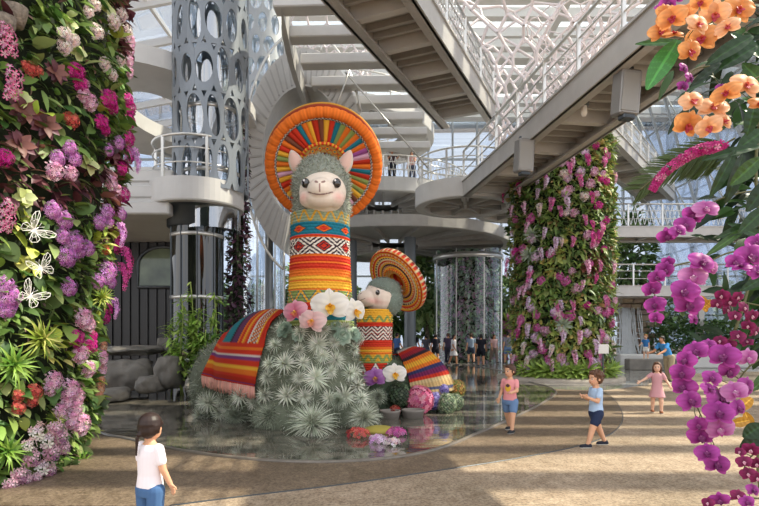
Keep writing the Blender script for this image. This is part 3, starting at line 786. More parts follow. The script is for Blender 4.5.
def ear(root, base, tip, nrm, w, name='ear'):
    d = Vector(tip)-Vector(base); R = frame3(d, nrm); L = d.length; V = []; nu, nv = 12, 12; q = MB()
    def fn(u, v):
        hw = w*(math.sin(PI*min(1, (v*.86+.14)))**.7)*(1-.25*v); a = (u-.5)*2
        return Vector(base)+Vector(R @ np.array([hw*a, L*v, -.45*hw*(1-a*a)]))
    q.grid(fn, nu, nv, lambda u, v: np.array(hx('#d9b3a4')) if abs(u-.5) < .36 and v < .9 else np.array(hx('#cbbfb0')))
    o = wb(q, name, M_SKINL, root); solid(o, .035, 0); return o
ear(LB, HC+Vector((-.36, 0, .3)), HC+Vector((-.50, -.02, .66)), (-.1, 1, 0), .13)
ear(LB, HC+Vector((.36, 0, .3)), HC+Vector((.50, -.02, .66)), (.1, 1, 0), .13)

# ---- hats
def hat(name, label, c, n, upv, R1, wedge_seed, style, rootloc=None):
    """brim seen from its underside; n = direction the underside faces"""
    n = unit(n); Rm = Matrix([list(r) for r in frame3(unit(Vector(upv)-n*Vector(upv).dot(n)), n)])   # x,y in brim plane, z = n
    Rn = np.array(Rm); c = Vector(c); root = thing(name, label, 'hat', c)
    random.seed(wedge_seed)
    pal = [R_, Y_, O_, T_, P_*1.3, Y_*.95, R_*.8, O_, G_, np.array(hx('#7a4a38')), np.array(hx('#d8a8c0'))]
    nW = 52; wc = []
    for i in range(nW):
        k = random.choice(pal)
        while wc and np.allclose(k, wc[-1]): k = random.choice(pal)
        wc.append(k)
    def put(q, fn, nu, nv, cf):
        q.grid(lambda u, v: c+Vector(Rn @ np.array(fn(u, v))), nu, nv, cf, wrap=True); return q
    ri = R1*.42; ro = R1*.80
    if style == 'wedge':
        def f(u, v):
            r = ri+(ro-ri)*v; fr = (u*nW) % 1; h = .035*R1*abs(math.sin(PI*fr))**.5*(.5+.5*v); a = 2*PI*u
            return (r*math.cos(a), r*math.sin(a), h+.05*R1*v)
        wb(put(MB(), f, nW*6, 8, lambda u, v: wc[int(u*nW) % nW]), 'brim_underside', M_ATTR, root)
        def f(u, v):
            a = 2*PI*u; r = ro+(R1*.07)*v; return (r*math.cos(a), r*math.sin(a), .06*R1+.03*R1*math.sin(PI*v))
        wb(put(MB(), f, 360, 6, lambda u, v: np.array(hx('#d8d0c4')) if (int(u*180) % 2) == (int(v*3.99) % 2) else np.array(hx('#4a4650'))), 'woven_band', M_ATTR, root)
        def f(u, v):
            a = 2*PI*u; b_ = 2*PI*v; fr = (u*44) % 1; rr = R1*.088*(.90+.14*abs(math.sin(PI*fr))**.45); r = R1*.915+rr*math.cos(b_)
            return (r*math.cos(a), r*math.sin(a), .05*R1+rr*1.15*math.sin(b_))
        q = MB(); put(q, f, 352, 14, lambda u, v: np.array(hx('#e9762a'))*(.9+.1*math.sin(u*700))); wb(q, 'padded_rim', M_ATTR, root)
        def f(u, v):
            a = 2*PI*u; b_ = 2*PI*v; r = R1*.97+R1*.05*math.cos(b_); return (r*math.cos(a), r*math.sin(a), -.16*R1+.13*R1*math.sin(b_))
        wb(put(MB(), f, 180, 10, lambda u, v: (np.array(hx('#8e3a26')) if int(v*10) % 3 else Y_*.8)), 'brim_edge', M_ATTR, root)
        def f(u, v):   # outer side of the brim
            a = 2*PI*u; r = ri*.9+(R1*.97-ri*.9)*v; return (r*math.cos(a), r*math.sin(a), -.12*R1-.10*R1*v)
        wb(put(MB(), f, 120, 10, lambda u, v: [R_, O_, Y_, K_][int(v*16) % 4]), 'brim_top', M_ATTR, root)
    else:
        bands = [R_, Y_*.9, R_*.8, K_, Y_, O_, R_, np.array(hx('#d8c49a')), K_, Y_, R_, O_, Y_*.85, R_*.85]
        def cf(u, v):
            i = int(v*len(bands)*.999); k = bands[i]
            if i in (2, 5, 8, 11) and int(u*90) % 2: k = np.array(hx('#d8c49a'))
            return k
        def f(u, v):
            a = 2*PI*u; r = ri*.95+(R1-ri*.95)*v; return (r*math.cos(a), r*math.sin(a), .02*R1+.06*R1*v*v+.02*R1*abs(math.sin(v*PI*7)))
        wb(put(MB(), f, 180, 56, cf), 'brim_underside', M_ATTR, root)
        def f(u, v):
            a = 2*PI*u; b_ = 2*PI*v; rr = R1*.06; r = R1+rr*math.cos(b_)*.5; return (r*math.cos(a), r*math.sin(a), -.02*R1+rr*1.6*math.sin(b_))
        wb(put(MB(), f, 180, 10, lambda u, v: [R_, Y_, O_, K_][int(v*8) % 4] if int(u*120) % 3 else np.array(hx('#d8c49a'))), 'rolled_rim', M_ATTR, root)
        def f(u, v):
            a = 2*PI*u; r = ri*.9+(R1-ri*.9)*v; return (r*math.cos(a), r*math.sin(a), -.07*R1)
        wb(put(MB(), f, 120, 10, lambda u, v: [R_, O_, Y_, K_][int(v*16) % 4]), 'brim_top', M_ATTR, root)
    def f(u, v):       # crown: a dome behind, its inner band seen from the front
        a = 2*PI*u
        if v < .4: r = ri*(1-.38*v/.4); z = .06*R1-.05*R1*v/.4
        else: w = (v-.4)/.6; r = ri*.62*math.cos(w*PI/2*.97); z = .01*R1-.5*R1*math.sin(w*PI/2)
        return (r*math.cos(a), r*math.sin(a), z)
    def cc(u, v):
        if v < .05 or .35 < v < .4: return Y_*.9
        if v < .35: d = abs(((u*16) % 1)-.5)*2+abs(v-.2)/.14; return T_ if d < .35 else (Y_ if d < .7 else (R_ if d < 1.05 else np.array(hx('#c9a560'))))
        return [O_, R_, Y_*.9, R_*.8][int(v*14) % 4]
    o = wb(put(MB(), f, 160, 30, cc), 'crown', M_ATTR, root); solid(o, .04*R1)
    def f(u, v):
        a = 2*PI*u; b_ = 2*PI*v; r = ri*1.0+R1*.03*math.cos(b_); return (r*math.cos(a), r*math.sin(a), .07*R1+R1*.03*math.sin(b_))
    wb(put(MB(), f, 180, 8, lambda u, v: Y_*.9 if int(u*80) % 2 else R_), 'crown_cord', M_ATTR, root)
    return root
hat('sombrero', 'big orange rimmed sombrero with rainbow wedges on the tall llama', W(324, 167, 9.95), (.06, -.82, -.57), (0, 0, 1), 1.03, 21, 'wedge')

# ---- small llama
LS = thing('llama_sculpture', 'small llama sculpture with yellow and red knitted neck, looking up at the tall one', 'sculpture', (.35, 11.4, 0))
b = MB(); b.ell((.05, 11.35, .35), (.62, .62, .75), 20); b.ell((.72, 11.6, .3), (.78, .72, .88), 20); b.ell((1.2, 11.7, .15), (.5, .55, .55), 16)
bs = blob_mesh(b, 'small_body', .045, lambda co: np.tile(np.array(hx('#55644f')), (len(co), 1)), 4, clampz=0.)
wlink('body', bs, mat('moss_body', attr=True), LS); BV_S = bvh_of(bs)
o = fur(bs, 3200, .12, .02, [hx('#5d6d55'), hx('#74826b'), hx('#8a967f')], 'fine_leaf_cover', M_GREYLEAF, LS); o['kind'] = 'stuff'
NS = (374-CX)/F*11.2
path = [Vector((NS-.03+.05*t, 11.25, .7+1.33*t)) for t in np.linspace(0, 1, 6)]
q = neck_mesh(path, [.385, .37, .36, .355, .35, .34], small_neck, 220, 150, 30, 34, .02); wb(q, 'knitted_neck', M_ATTR, LS)
HS = W(381, 297, 11.2); AX = Vector((-.86, -.5, .05)).normalized()     # facing
Rf = np.array(Matrix([list(r) for r in frame3(-AX, (0, 0, 1))]))        # columns: x side, y back, z up
def loc_s(x, y, z): return HS+Vector(Rf @ np.array([x, y, z]))
b = MB(); b.ell(loc_s(0, .0, .0), (.31, .36, .34), 20, R=Rf); b.ell(loc_s(0, -.30, -.05), (.19, .22, .165), 18, R=Rf); b.ell(loc_s(0, -.28, -.11), (.2, .18, .12), 18, R=Rf)
me = blob_mesh(b, 'small_face', .012, face_col(loc_s(0, -.27, -.02), .72, Rf), 6); wlink('face', me, M_SKINL, LS)
b = MB(); b.ell(loc_s(0, .06, .16), (.33, .36, .24), 18, R=Rf); b.ell(loc_s(0, .16, -.05), (.33, .30, .34), 18, R=Rf)
me = blob_mesh(b, 'small_wool', .03, lambda co: np.tile(np.array(hx('#79867a')), (len(co), 1)), 3); wlink('head_wool', me, mat('moss_body', attr=True), LS)
fur(me, 2600, .055, .012, [hx('#8e968e'), hx('#a2a9a0'), hx('#767f75')], 'wool_curls', M_GREYLEAF, LS, spread=.6)
for s in (-1, 1):
    q = MB(); q.ell(loc_s(s*.235, -.215, .055), (.045, .045, .055), 16); e = wb(q, 'eye', M_EYE, LS)
    q = MB(); q.ell(loc_s(s*.262, -.25, .08), (.010, .010, .012), 8); wb(q, 'eye_glint', MATS['painted_glint'], e)  # highlight on the small eye, modelled as a white bead
ear(LS, loc_s(-.24, .1, .08), loc_s(-.24, .1, .08)+Vector((.48, -.14, .06)), (0, .55, -.8), .095)
ear(LS, loc_s(.24, .1, .12), loc_s(.24, .1, .12)+Vector((.2, .3, .12)), (0, -1, 0), .09)
hat('sombrero', 'smaller woven sombrero with red and yellow rings tilted on the small llama', W(397, 281, 11.45), (-.66, -.52, -.55), (0, .2, 1), .70, 5, 'rings')

# ---- blankets
def drape(name, label, bv, left, right, nu, nv, colf, off, thick, group=None):
    def cr(P, t):
        m = len(P)-1; s = min(t*m, m-1e-6); i = int(s); f_ = s-i
        p = [P[max(i-1, 0)], P[i], P[i+1], P[min(i+2, m)]]
        return tuple(.5*((2*p[1][k])+(p[2][k]-p[0][k])*f_+(2*p[0][k]-5*p[1][k]+4*p[2][k]-p[3][k])*f_**2+(3*p[1][k]-p[0][k]-3*p[2][k]+p[3][k])*f_**3) for k in (0, 1))
    pts = {}
    for j in range(nv+1):
        for i in range(nu+1):
            u, v = i/nu, j/nv; L = cr(left, v); R = cr(right, v); px, py = L[0]+(R[0]-L[0])*u, L[1]+(R[1]-L[1])*u
            h, n = hit(bv, px, py)
            if h is None:
                d = ray_px(px, py); best = None
                for t in np.linspace(8, 13, 60):
                    q_ = bv.find_nearest(Vector((0, 0, EYE))+d*t)
                    if best is None or q_[3] < best[1]: best = (q_, q_[3])
                h, n = best[0][0], best[0][1]
            pts[(i, j)] = [h, n]
    # relax depth so the cloth is smooth
    P = np.array([[pts[(i, j)][0]+unit(pts[(i, j)][1])*off for i in range(nu+1)] for j in range(nv+1)])
    for _ in range(6):
        Q = P.copy(); Q[1:-1, 1:-1] = (P[:-2, 1:-1]+P[2:, 1:-1]+P[1:-1, :-2]+P[1:-1, 2:])/4; P = Q
    q = MB(); dn = np.zeros_like(P)
    def fn(u, v):
        i, j = round(u*nu), round(v*nv); a = P[j, min(i+1, nu)]-P[j, max(i-1, 0)]; b_ = P[min(j+1, nv), i]-P[max(j-1, 0), i]
        n = Vector(np.cross(b_, a)); n = unit(n); 
        if n.y > 0: n = -n
        return Vector(P[j, i])+n*(.016*math.sin(j*PI/2)**2+.014*(i % 2))
    q.grid(fn, nu, nv, lambda u, v: np.array(colf(u, v))*.82); root = thing(name, label, 'blanket', tuple(P[nv//2, nu//2]), group)
    o = wb(q, 'cloth', M_ATTR, root); solid(o, thick, 0); return root, P
TW_ = np.array(hx('#2a7f86'))
def c_big(u, v):
    if v > .62:
        w = (v-.62)/.38
        for lim, k in ((.10, R_), (.2, O_), (.30, R_), (.36, Wt*.9), (.42, P_*.8), (.54, R_), (.62, Y_), (.70, O_), (.80, R_), (.90, R_*.75), (.96, P_*.6), (1.1, R_)):
            if w < lim: return k
    for lim, k in ((.10, R_), (.14, R_*.8), (.30, TW_), (.33, K_), (.44, np.array(hx('#6a3a5a'))), (.47, O_), (.52, R_), (.56, Y_), (.60, O_), (.64, R_), (.67, Wt*.85), (.83, None), (.86, Y_), (.9, R_), (1.1, R_)):
        if u < lim:
            if k is None: return Wt*.85 if tri(v*18+u*9) < .3 else (K_ if tri(v*18+u*9) < .6 else O_)
            return k
    return R_
root, P = drape('woven_blanket', 'fringed red, teal and orange striped blanket draped over the tall llama', BV_B, [(250, 316), (234, 325), (219, 348), (205, 376)], [(285, 313), (274, 326), (265, 350), (257, 386)], 60, 70, c_big, .07, .035)
q = MB(); random.seed(2); n_ = P.shape[1]
for k in range(64):
    s = k/63*(n_-1); i = min(int(s), n_-2); p = Vector(P[-1, i])*(1-(s-i))+Vector(P[-1, i+1])*(s-i); nn = Vector((0, -.03, 0))
    q.tube([p+nn, p+nn+Vector((random.uniform(-.01, .01), -.02, -.10)), p+nn+Vector((random.uniform(-.03, .03), -.01, -.2+random.uniform(-.02, .02)))], [.012, .013, .009], 5, cj(hx('#d59c8c'), .15))
wb(q, 'fringe', M_ATTR, root)
def c_small(u, v):
    B = [R_, K_, R_*.9, TW_, Wt*.8, R_, np.array(hx('#a02c3c')), K_, O_, Y_, O_, np.array(hx('#3a3c66')), np.array(hx('#7a2a56')), R_, np.array(hx('#d9bd8a')), np.array(hx('#cfae78')), np.array(hx('#5a6080')), np.array(hx('#d9bd8a'))]
    k = B[min(int(v*len(B)), len(B)-1)]; return k*.7 if int(u*26) % 2 else k
root, P = drape('woven_blanket', 'thick rainbow striped knitted blanket on the small llama', BV_S, [(393, 350), (402, 360), (409, 378), (412, 393)], [(399, 348), (421, 351), (441, 368), (453, 391)], 52, 60, c_small, .07, .04)

# ---- orchids at the collars
def petal(q, c0, L, wd, ang, tilt, cup, cols, Rm, p, base_w=.25, pw=.7, nu=12, nv=8):
    """round petal: ang in the flower plane, tilt back; cols = (centre, edge)"""
    ca, sa = math.cos(ang), math.sin(ang); V = []; Fc = []; C = []
    for j in range(nv+1):
        v = j/nv; hw = wd*(base_w*(1-v)**2+math.sin(PI*min(1, v*.90+.08))**pw)*.5
        for i in range(nu+1):
            a = (i/nu-.5)*2; x = hw*a; y = L*v; z = tilt*y-cup*(v*v)*L + .10*wd*(1-a*a)*math.sin(PI*v) + .03*wd*math.sin(a*6)*v
            X = x*sa+y*ca; Yy = -x*ca+y*sa; V.append((X, Yy, z)); k = min(1, v*1.15); C.append((np.array(cols[0])*(1-k)+np.array(cols[1])*k)*(1-.16*max(0, math.cos(a*11))*math.sin(PI*min(1, v+.1))))
    for j in range(nv):
        for i in range(nu): a = j*(nu+1)+i; Fc.append((a, a+1, a+nu+2, a+nu+1))
    q.add((np.array(V)*1.0) @ Rm.T + np.asarray(p), Fc, np.array(C))
def moth_orchid_mb(cen, edge, lip, throat, seed, lipscale=1.):
    """flower facing +Z, radius about 1: returns petals and lip"""
    random.seed(seed); I = np.eye(3); q = MB()
    for a in (90, 215, 325): petal(q, 0, .92, .62, math.radians(a+random.uniform(-5, 5)), -.02, .12, (cen, edge), I, (0, 0, -.03))
    for a in (18, 162): petal(q, 0, 1.0, 1.08, math.radians(a+random.uniform(-4, 4)), .12, .26, (cen, edge), I, (0, 0, .02), .3, .55)
    l = MB()
    petal(l, 0, .48*lipscale, .34*lipscale, math.radians(270), .35, -.1, (throat, lip), I, (0, 0, .06))
    for a in (225, 315): petal(l, 0, .32*lipscale, .28*lipscale, math.radians(a), .8, -.2, (throat, lip), I, (0, 0, .06))
    l.ell((0, .03, .13), (.085, .10, .12), 10, col=throat)
    return q, l
def ori(nrm, up=(0, 0, 1)):
    return Vector(nrm).to_track_quat('Z', 'Y')
ORC = {}
def orchid_kind(key, *a):
    if key not in ORC:
        q, l = moth_orchid_mb(*a); ORC[key] = (q.mesh(key+'_petals'), l.mesh(key+'_lip'))
        for m_ in ORC[key]: m_.materials.append(M_PETAL)
    return ORC[key]
def basis_up(n, roll=0.):
    n = unit(n); up = Vector((0, 0, 1)); y = unit(up-n*up.dot(n)); x = y.cross(n); M = Matrix((x, y, n)).transposed(); return (M @ Matrix.Rotation(roll, 3, 'Z')).to_4x4()
def bloom(name, label, key, p, n, s, roll=0., group=None, cat='flower', parent=None):
    pm, lm = ORC[key]; o = bpy.data.objects.new(name, pm); COL.objects.link(o)
    M = Matrix.Translation(Vector(p)) @ basis_up(n, roll) @ Matrix.Scale(s, 4)
    if parent: o.parent = parent
    o.matrix_basis = M
    l = bpy.data.objects.new('lip', lm); COL.objects.link(l); l.parent = o
    if not parent: tag(o, label, cat, group)
    return o
orchid_kind('pink', hx('#d76a8c'), hx('#efb0bf'), hx('#c23a5a'), hx('#e8b050'), 31)
orchid_kind('blush', hx('#eab9b4'), hx('#f3d3cf'), hx('#d98a80'), hx('#efb545'), 32)
orchid_kind('white', hx('#f6f0e0'), hx('#faf6ef'), hx('#f0c050'), hx('#e8a020'), 33)
orchid_kind('mauve', hx('#a050a8'), hx('#c98fd0'), hx('#7a2a80'), hx('#e8b050'), 34)
orchid_kind('peach', hx('#eec9a0'), hx('#f0dcc4'), hx('#e0a070'), hx('#efb545'), 35)
for key, px, py, Y, r, n, roll, lab in [
    ('pink', 295, 312, 8.88, 14, (-.3, -1, .1), .2, 'rose pink orchid bloom at the base of the big striped neck'),
    ('blush', 312, 321, 8.78, 15, (-.1, -1, .2), -.2, 'pale blush orchid bloom under the pink one on the tall llama'),
    ('white', 330, 306, 8.85, 20, (.1, -1, .1), .05, 'large white orchid bloom with yellow throat on the tall llama'),
    ('white', 355, 311, 9.05, 15, (.75, -.8, .1), .1, 'white orchid bloom turned sideways beside the small llama snout'),
    ('peach', 358, 381, 10.55, 9, (-.1, -1, .2), 0, 'small peach bloom at the foot of the small striped neck'),
    ('mauve', 375, 378, 10.5, 12, (0, -1, .1), .1, 'mauve orchid bloom at the foot of the small striped neck'),
    ('white', 395, 374, 10.5, 12.5, (.15, -1, .2), 0, 'white orchid bloom beside the rainbow knitted blanket')]:
    bloom('orchid_bloom', lab, key, W(px, py, Y), n, r/F*Y, roll)
# ---- air plants set on the bodies
L_AP = [('upper chest', 0), ]
big_list = [(318, 345, 18, 0), (287, 365, 18, 0), (316, 379, 20, 0), (289, 395, 17, 2), (278, 347, 13, 1), (342, 396, 18, 0), (334, 361, 15, 1), (300, 352, 12, 1), (347, 374, 13, 1),
            (243, 395, 17, 1), (212, 402, 18, 1), (226, 399, 14, 1), (270, 378, 13, 1), (304, 364, 12, 2), (333, 342, 11, 1), (268, 396, 14, 0), (232, 408, 16, 1), (202, 414, 13, 1), (351, 350, 11, 1), (305, 396, 14, 0), (328, 397, 13, 2), (300, 378, 12, 1), (330, 372, 11, 0), (283, 330, 11, 1), (302, 333, 12, 0), (323, 331, 12, 1), (343, 329, 12, 0), (356, 338, 11, 1), (272, 365, 12, 2), (322, 357, 13, 0), (355, 388, 13, 2), (352, 372, 12, 0), (360, 400, 13, 0), (222, 412, 14, 0), (256, 402, 13, 0), (206, 402, 14, 1)]
def where(px, py):
    v = 'high on the chest' if py < 356 else 'midway up the body' if py < 385 else 'low on the body'
    h = 'under the fringed blanket' if px < 262 else 'beside the blanket' if px < 296 else 'below the white orchid' if px < 338 else 'facing the small llama'
    return v, h
random.seed(4)
for px, py, r, k in big_list:
    h, n = hit(BV_B, px, py)
    if h is None: continue
    v, hh = where(px, py); s = r/F*h.y*1.12
    sz = 'large' if r >= 17 else 'mid-sized' if r > 13 else 'small'
    plant_inst('air_plant', AP[k], h+n*.02, unit(n+Vector((0, -.35, .15))), s, f'{sz} spiky grey air plant {v}, {hh}', 'air plant', f'{sz} air plants {v} {hh}')
for px, py, r, lab in [(287, 331, 12, 'pale rosette succulent just below the pink orchid'), (341, 336, 12, 'pale rosette succulent below the big white orchid'), (334, 327, 9, 'small rosette succulent tucked under the white orchid'), (352, 335, 10, 'rosette succulent at the chest edge facing the small llama'), (300, 335, 9, 'small rosette succulent below the blush orchid')]:
    h, n = hit(BV_B, px, py)
    if h is None: continue
    plant_inst('succulent', SUC, h+n*.03, unit(n+Vector((0, -.5, .2))), r/F*h.y*1.15, lab, 'succulent')
for px, py, Y, r, me, lab in [(313, 417, 8.55, 36, AP_FLUFFY, 'largest fluffy air plant at the water edge before the tall llama'), (364, 413, 8.95, 25, AP_FLUFFY, 'fluffy air plant between the tall llama and the dark pots'),
                          (270, 412, 9.0, 22, AP_FLUFFY2, 'fluffy air plant beside the largest one, on the blanket side'), (236, 414, 9.7, 20, AP_FLUFFY2, 'fluffy grey air plant low under the fringe'), (338, 398, 8.9, 15, AP_FLUFFY2, 'fluffy air plant above and behind the water edge pair'),
                          (378, 394, 10.35, 14, AP_FLUFFY2, 'dark fluffy air plant below the mauve orchid')]:
    p = W(px, py+r*.35, Y); p.z = max(p.z, .06)
    plant_inst('fluffy_air_plant', me, p, (0, -.55, .8), r/F*Y*1.05, lab, 'air plant')
# ---- flower balls, pots
def ball_mesh(seed, n, cols, core, fl=.2):
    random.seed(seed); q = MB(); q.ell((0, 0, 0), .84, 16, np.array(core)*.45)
    for i in range(n):
        z = 1-2*(i+.5)/n; r = math.sqrt(1-z*z); a = i*2.39996; d = Vector((r*math.cos(a), r*math.sin(a), z)); c = cj(random.choice(cols), .28)
        R = frame3(unit(d.cross(Vector((.2, .3, .9)))), d)
        V = [(0, 0, .03)]; m = 5
        for k in range(m*2):
            t = 2*PI*k/(m*2); rr = fl*(1 if k % 2 == 0 else .55); V.append((rr*math.cos(t), rr*math.sin(t), .07 if k % 2 == 0 else .03))
        C = [np.array(c)*.75]+[np.array(c)]*(m*2)
        q.add(np.array(V) @ R.T + np.array(d)*random.uniform(.86, .99), [(0, 1+k, 1+(k+1) % (m*2)) for k in range(m*2)], np.array(C))
    me = q.mesh('flower_ball_mesh'); me.materials.append(M_PETAL); return me
FB = {'pink': ball_mesh(1, 240, [hx('#e07a9a'), hx('#ee9db4'), hx('#d86088')], hx('#a04060')), 'purple': ball_mesh(2, 240, [hx('#7d6fae'), hx('#9488c0'), hx('#5f5498')], hx('#3f386a')),
      'green': ball_mesh(3, 300, [hx('#8fa082'), hx('#a9b795'), hx('#6f8466')], hx('#4a5a44'), .13), 'orange': ball_mesh(4, 240, [hx('#d9a05a'), hx('#c8b060'), hx('#9aa05a')], hx('#7a6a3a'), .14),
      'dark': ball_mesh(5, 320, [hx('#55664e'), hx('#66775c'), hx('#465640')], hx('#34422f'), .12), 'red': ball_mesh(6, 160, [hx('#b8473f'), hx('#cf6a58')], hx('#7a2a28'), .17)}
for k, px, py, Y, r, lab in [('pink', 419, 400, 10.75, 14.5, 'pink flower ball at the water edge below the rainbow blanket'), ('purple', 433, 400, 10.95, 10, 'purple flower ball beside the pink flower ball'), ('green', 446, 405, 10.9, 11, 'pale green flower ball at the corner of the rainbow blanket'),
                         ('orange', 456, 389, 11.4, 10, 'orange and yellow flower ball, outermost behind the rainbow blanket'), ('green', 455, 402, 11.2, 9, 'grey-green flower ball below the orange and yellow one'), ('dark', 399, 396, 10.8, 15, 'large dark green foliage ball beside the pink flower ball'),
                         ('red', 395, 411, 10.35, 6, 'small red flower ball between the pots and the dark foliage ball'), ('purple', 443, 390, 11.0, 6, 'little purple flower ball against the cream knitted edge'), ('orange', 437, 395, 10.95, 4.5, 'tiny orange flower ball between two purple ones')]:
    Y0 = Y; p = W(px, py, Y); s = r/F*Y; p.z = max(p.z, s*.85); plant_inst('flower_ball', FB[k], p, (0, -.2, 1), s, lab, 'flower ball')
for px, py, Y, r, lab in [(390, 419, 10.2, .18, 'low grey pot rim beside the fluffy air plant'), (413, 418, 10.3, .2, 'low grey pot rim under the pink flower ball')]:
    p = G(px, py); t = thing('pot', lab, 'pot', p); q = MB(); q.lathe([(.001, 0), (r*.9, 0), (r, .12), (r*1.06, .13), (r*1.06, .16), (r*.92, .16), (r*.9, .1), (.001, .1)], 28); q.build('bowl', mat('pot_grey', hx('#857d75'), .7), t)
    q = MB(); q.lathe([(r*.9, .11), (.001, .115)], 24); q.build('soil', mat('soil', hx('#3a2e25'), .95), t)
# ================================================================ living walls
GREENS = [hx('#567038'), hx('#6d8a42'), hx('#42602f'), hx('#86a04e'), hx('#5f7a42'), hx('#97a866')]
BURG = [hx('#5a3038'), hx('#70404a'), hx('#4a2830'), hx('#8a5a50'), hx('#5f6a3f')]
LIME = [hx('#a9b84a'), hx('#c3c860'), hx('#8fa53c'), hx('#d2d27a')]
class Tower:
    """round planted tower whose radius changes with height"""
    def __init__(s, x, y, prof): s.x, s.y, s.p = x, y, prof
    def R(s, z):
        for (z0, r0), (z1, r1) in zip(s.p, s.p[1:]):
            if z <= z1: t = max(0, (z-z0)/(z1-z0)); t = t*t*(3-2*t); return r0+(r1-r0)*t
        return s.p[-1][1]
    def pt(s, a, z, off=0.): r = s.R(z)+off; return Vector((s.x+r*math.cos(a), s.y+r*math.sin(a), z))
    def n(s, a): return Vector((math.cos(a), math.sin(a), 0))
    def hit(s, px, py, off=0.):
        d = Vector(((px-CX)/F, 1, (HY-py)/F)); z = 3.0
        for _ in range(8):
            r = s.R(z)+off; A = d.x*d.x+1; B = -2*(d.x*s.x+s.y); C = s.x**2+s.y**2-r*r; D = B*B-4*A*C
            if D < 0:      # just outside the outline: take the tangent point
                t = -B/(2*A)
            else: t = (-B-math.sqrt(D))/(2*A)
            z = EYE+d.z*t
        p = Vector((d.x*t, t, z)); a = math.atan2(p.y-s.y, p.x-s.x); return s.pt(a, z, off), a
    def foliage(s, name, parent, n, z0, z1, a0, a1, size, pal, tpls, seed):
        random.seed(seed); q = MB()
        for i in range(n):
            a = random.uniform(a0, a1); z = random.uniform(z0, z1); nn = s.n(a); p = s.pt(a, z, random.uniform(-.02, .10)*size/.15)
            cols = pal(a, z); c = cj(random.choice(cols), .22); tg = Vector((-nn.y, nn.x, 0))
            d = unit(nn*random.uniform(.4, 1.1)+tg*random.gauss(0, .6)+Vector((0, 0, random.gauss(-.15, .55)))); l = size*random.uniform(.55, 1.35)
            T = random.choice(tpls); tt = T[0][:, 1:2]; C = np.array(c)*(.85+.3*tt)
            q.tpl(T, frame3(d, nn*.6+Vector((0, 0, .8))+rv(.25)), p, l, C)
        o = wb(q, name, M_LEAF, parent); o['kind'] = 'stuff'; return o
# ---------------------------------------------------------------- flower clusters (shared shapes)
def floret(q, p, n, s, col, m=5, cen=None, roll=0.):
    R = frame3(unit(Vector(n).orthogonal()), n); R = R @ np.array(Matrix.Rotation(roll, 3, 'Z')); V = [(0, 0, 0)]; C = [np.array(cen if cen is not None else np.array(col)*.85)]; Fc = []
    for k in range(m):
        t = 2*PI*k/m; w = PI/m*.92
        for (r, dt, z) in ((.55, -w*.8, .12), (1.0, -w*.45, .10), (1.0, w*.45, .10), (.55, w*.8, .12)):
            V.append((r*math.cos(t+dt), r*math.sin(t+dt), z)); C.append(np.array(col)*(1 if r > .8 else .93))
        b_ = 1+k*4; Fc += [(0, b_, b_+1, b_+2), (0, b_+2, b_+3)]
    q.add(np.array(V)*s @ R.T + np.array(p), Fc, np.minimum(1, np.array(C)))
def umbel(seed, n, cols, fs=.24, flat=.6, cen=None):
    """domed head of small flowers, radius about 1, facing +Z"""
    random.seed(seed); q = MB()
    for i in range(n):
        t = (i+.5)/n; r = math.sqrt(t); a = i*2.39996; z = flat*math.sqrt(max(0, 1-t*.98)); d = unit((r*math.cos(a), r*math.sin(a), z+.25))
        p = Vector((r*math.cos(a)*.9, r*math.sin(a)*.9, z))+rv(.04); floret(q, p, unit(d+rv(.25)), fs*random.uniform(.75, 1.25), cj(random.choice(cols), .3), 5, cen, random.random()*6)
    for i in range(8):
        a = i*.785; q.tube([(0, 0, -.4), (.5*math.cos(a), .5*math.sin(a), flat*.7)], .02, 4, GREENS[1])
    me = q.mesh('flower_head_mesh'); me.materials.append(M_PETAL); return me
def raceme(seed, n, cols, L=2.6, r0=.5, r1=.16, fs=.26, cen=None):
    """hanging spray, from the origin out along +Z a little and down"""
    random.seed(seed); q = MB(); path = []
    for i in range(12):
        t = i/11; path.append(Vector((.15*math.sin(t*3), 0, 0))+Vector((0, -L*(t**1.35), .75*math.sin(min(1, t*1.5)*PI/2))))
    q.tube(path, .025, 5, GREENS[0])
    for i in range(n):
        t = (i+.5)/n*.95+.05; k = t*11; j = min(int(k), 10); p = path[j].lerp(path[j+1], k-j); r = r0+(r1-r0)*t; a = i*2.39996
        d = unit((math.cos(a), math.sin(a)*.6, .5+.5*abs(math.cos(a)))); floret(q, p+d*r*random.uniform(.6, 1), unit(d+rv(.25)), fs*random.uniform(.75, 1.2)*(1-.35*t), np.minimum(1, np.array(cj(random.choice(cols), .3))+.06), 5, cen, random.random()*6)
    me = q.mesh('flower_spray_mesh'); me.materials.append(M_PETAL); return me
PAL = {'magenta': [hx('#d01a8e'), hx('#e13aa4'), hx('#b8127a')], 'violet': [hx('#cd88c8'), hx('#dba6d8'), hx('#bd6cb8')], 'light pink': [hx('#eab0cc'), hx('#f3cadd'), hx('#e098bc')],
       'blush white': [hx('#efdcd8'), hx('#f4e6e2'), hx('#e5c4c6')], 'salmon': [hx('#d9605a'), hx('#e5806a'), hx('#c84a4e')], 'peach': [hx('#e8b090'), hx('#f0c4a4'), hx('#dc9878')], 'crimson': [hx('#c0204a'), hx('#d8386a')],
       'lilac': [hx('#e8c4e0'), hx('#f0d8ec'), hx('#d8a8d4')], 'pink': [hx('#dc6cb0'), hx('#e88cc2'), hx('#d052a0')]}
UMB = {k: umbel(i+3, 58, v, .19, .6) for i, (k, v) in enumerate(PAL.items())}
RAC = {k: raceme(i+30, 34, PAL[k], 2.3, .72, .34, .33) for i, k in enumerate(('magenta', 'violet', 'light pink', 'pink', 'lilac', 'blush white'))}
FEWHEAD = {k: umbel(i+60, 12, PAL[k], .42, .4) for i, k in enumerate(('blush white', 'light pink', 'salmon'))}
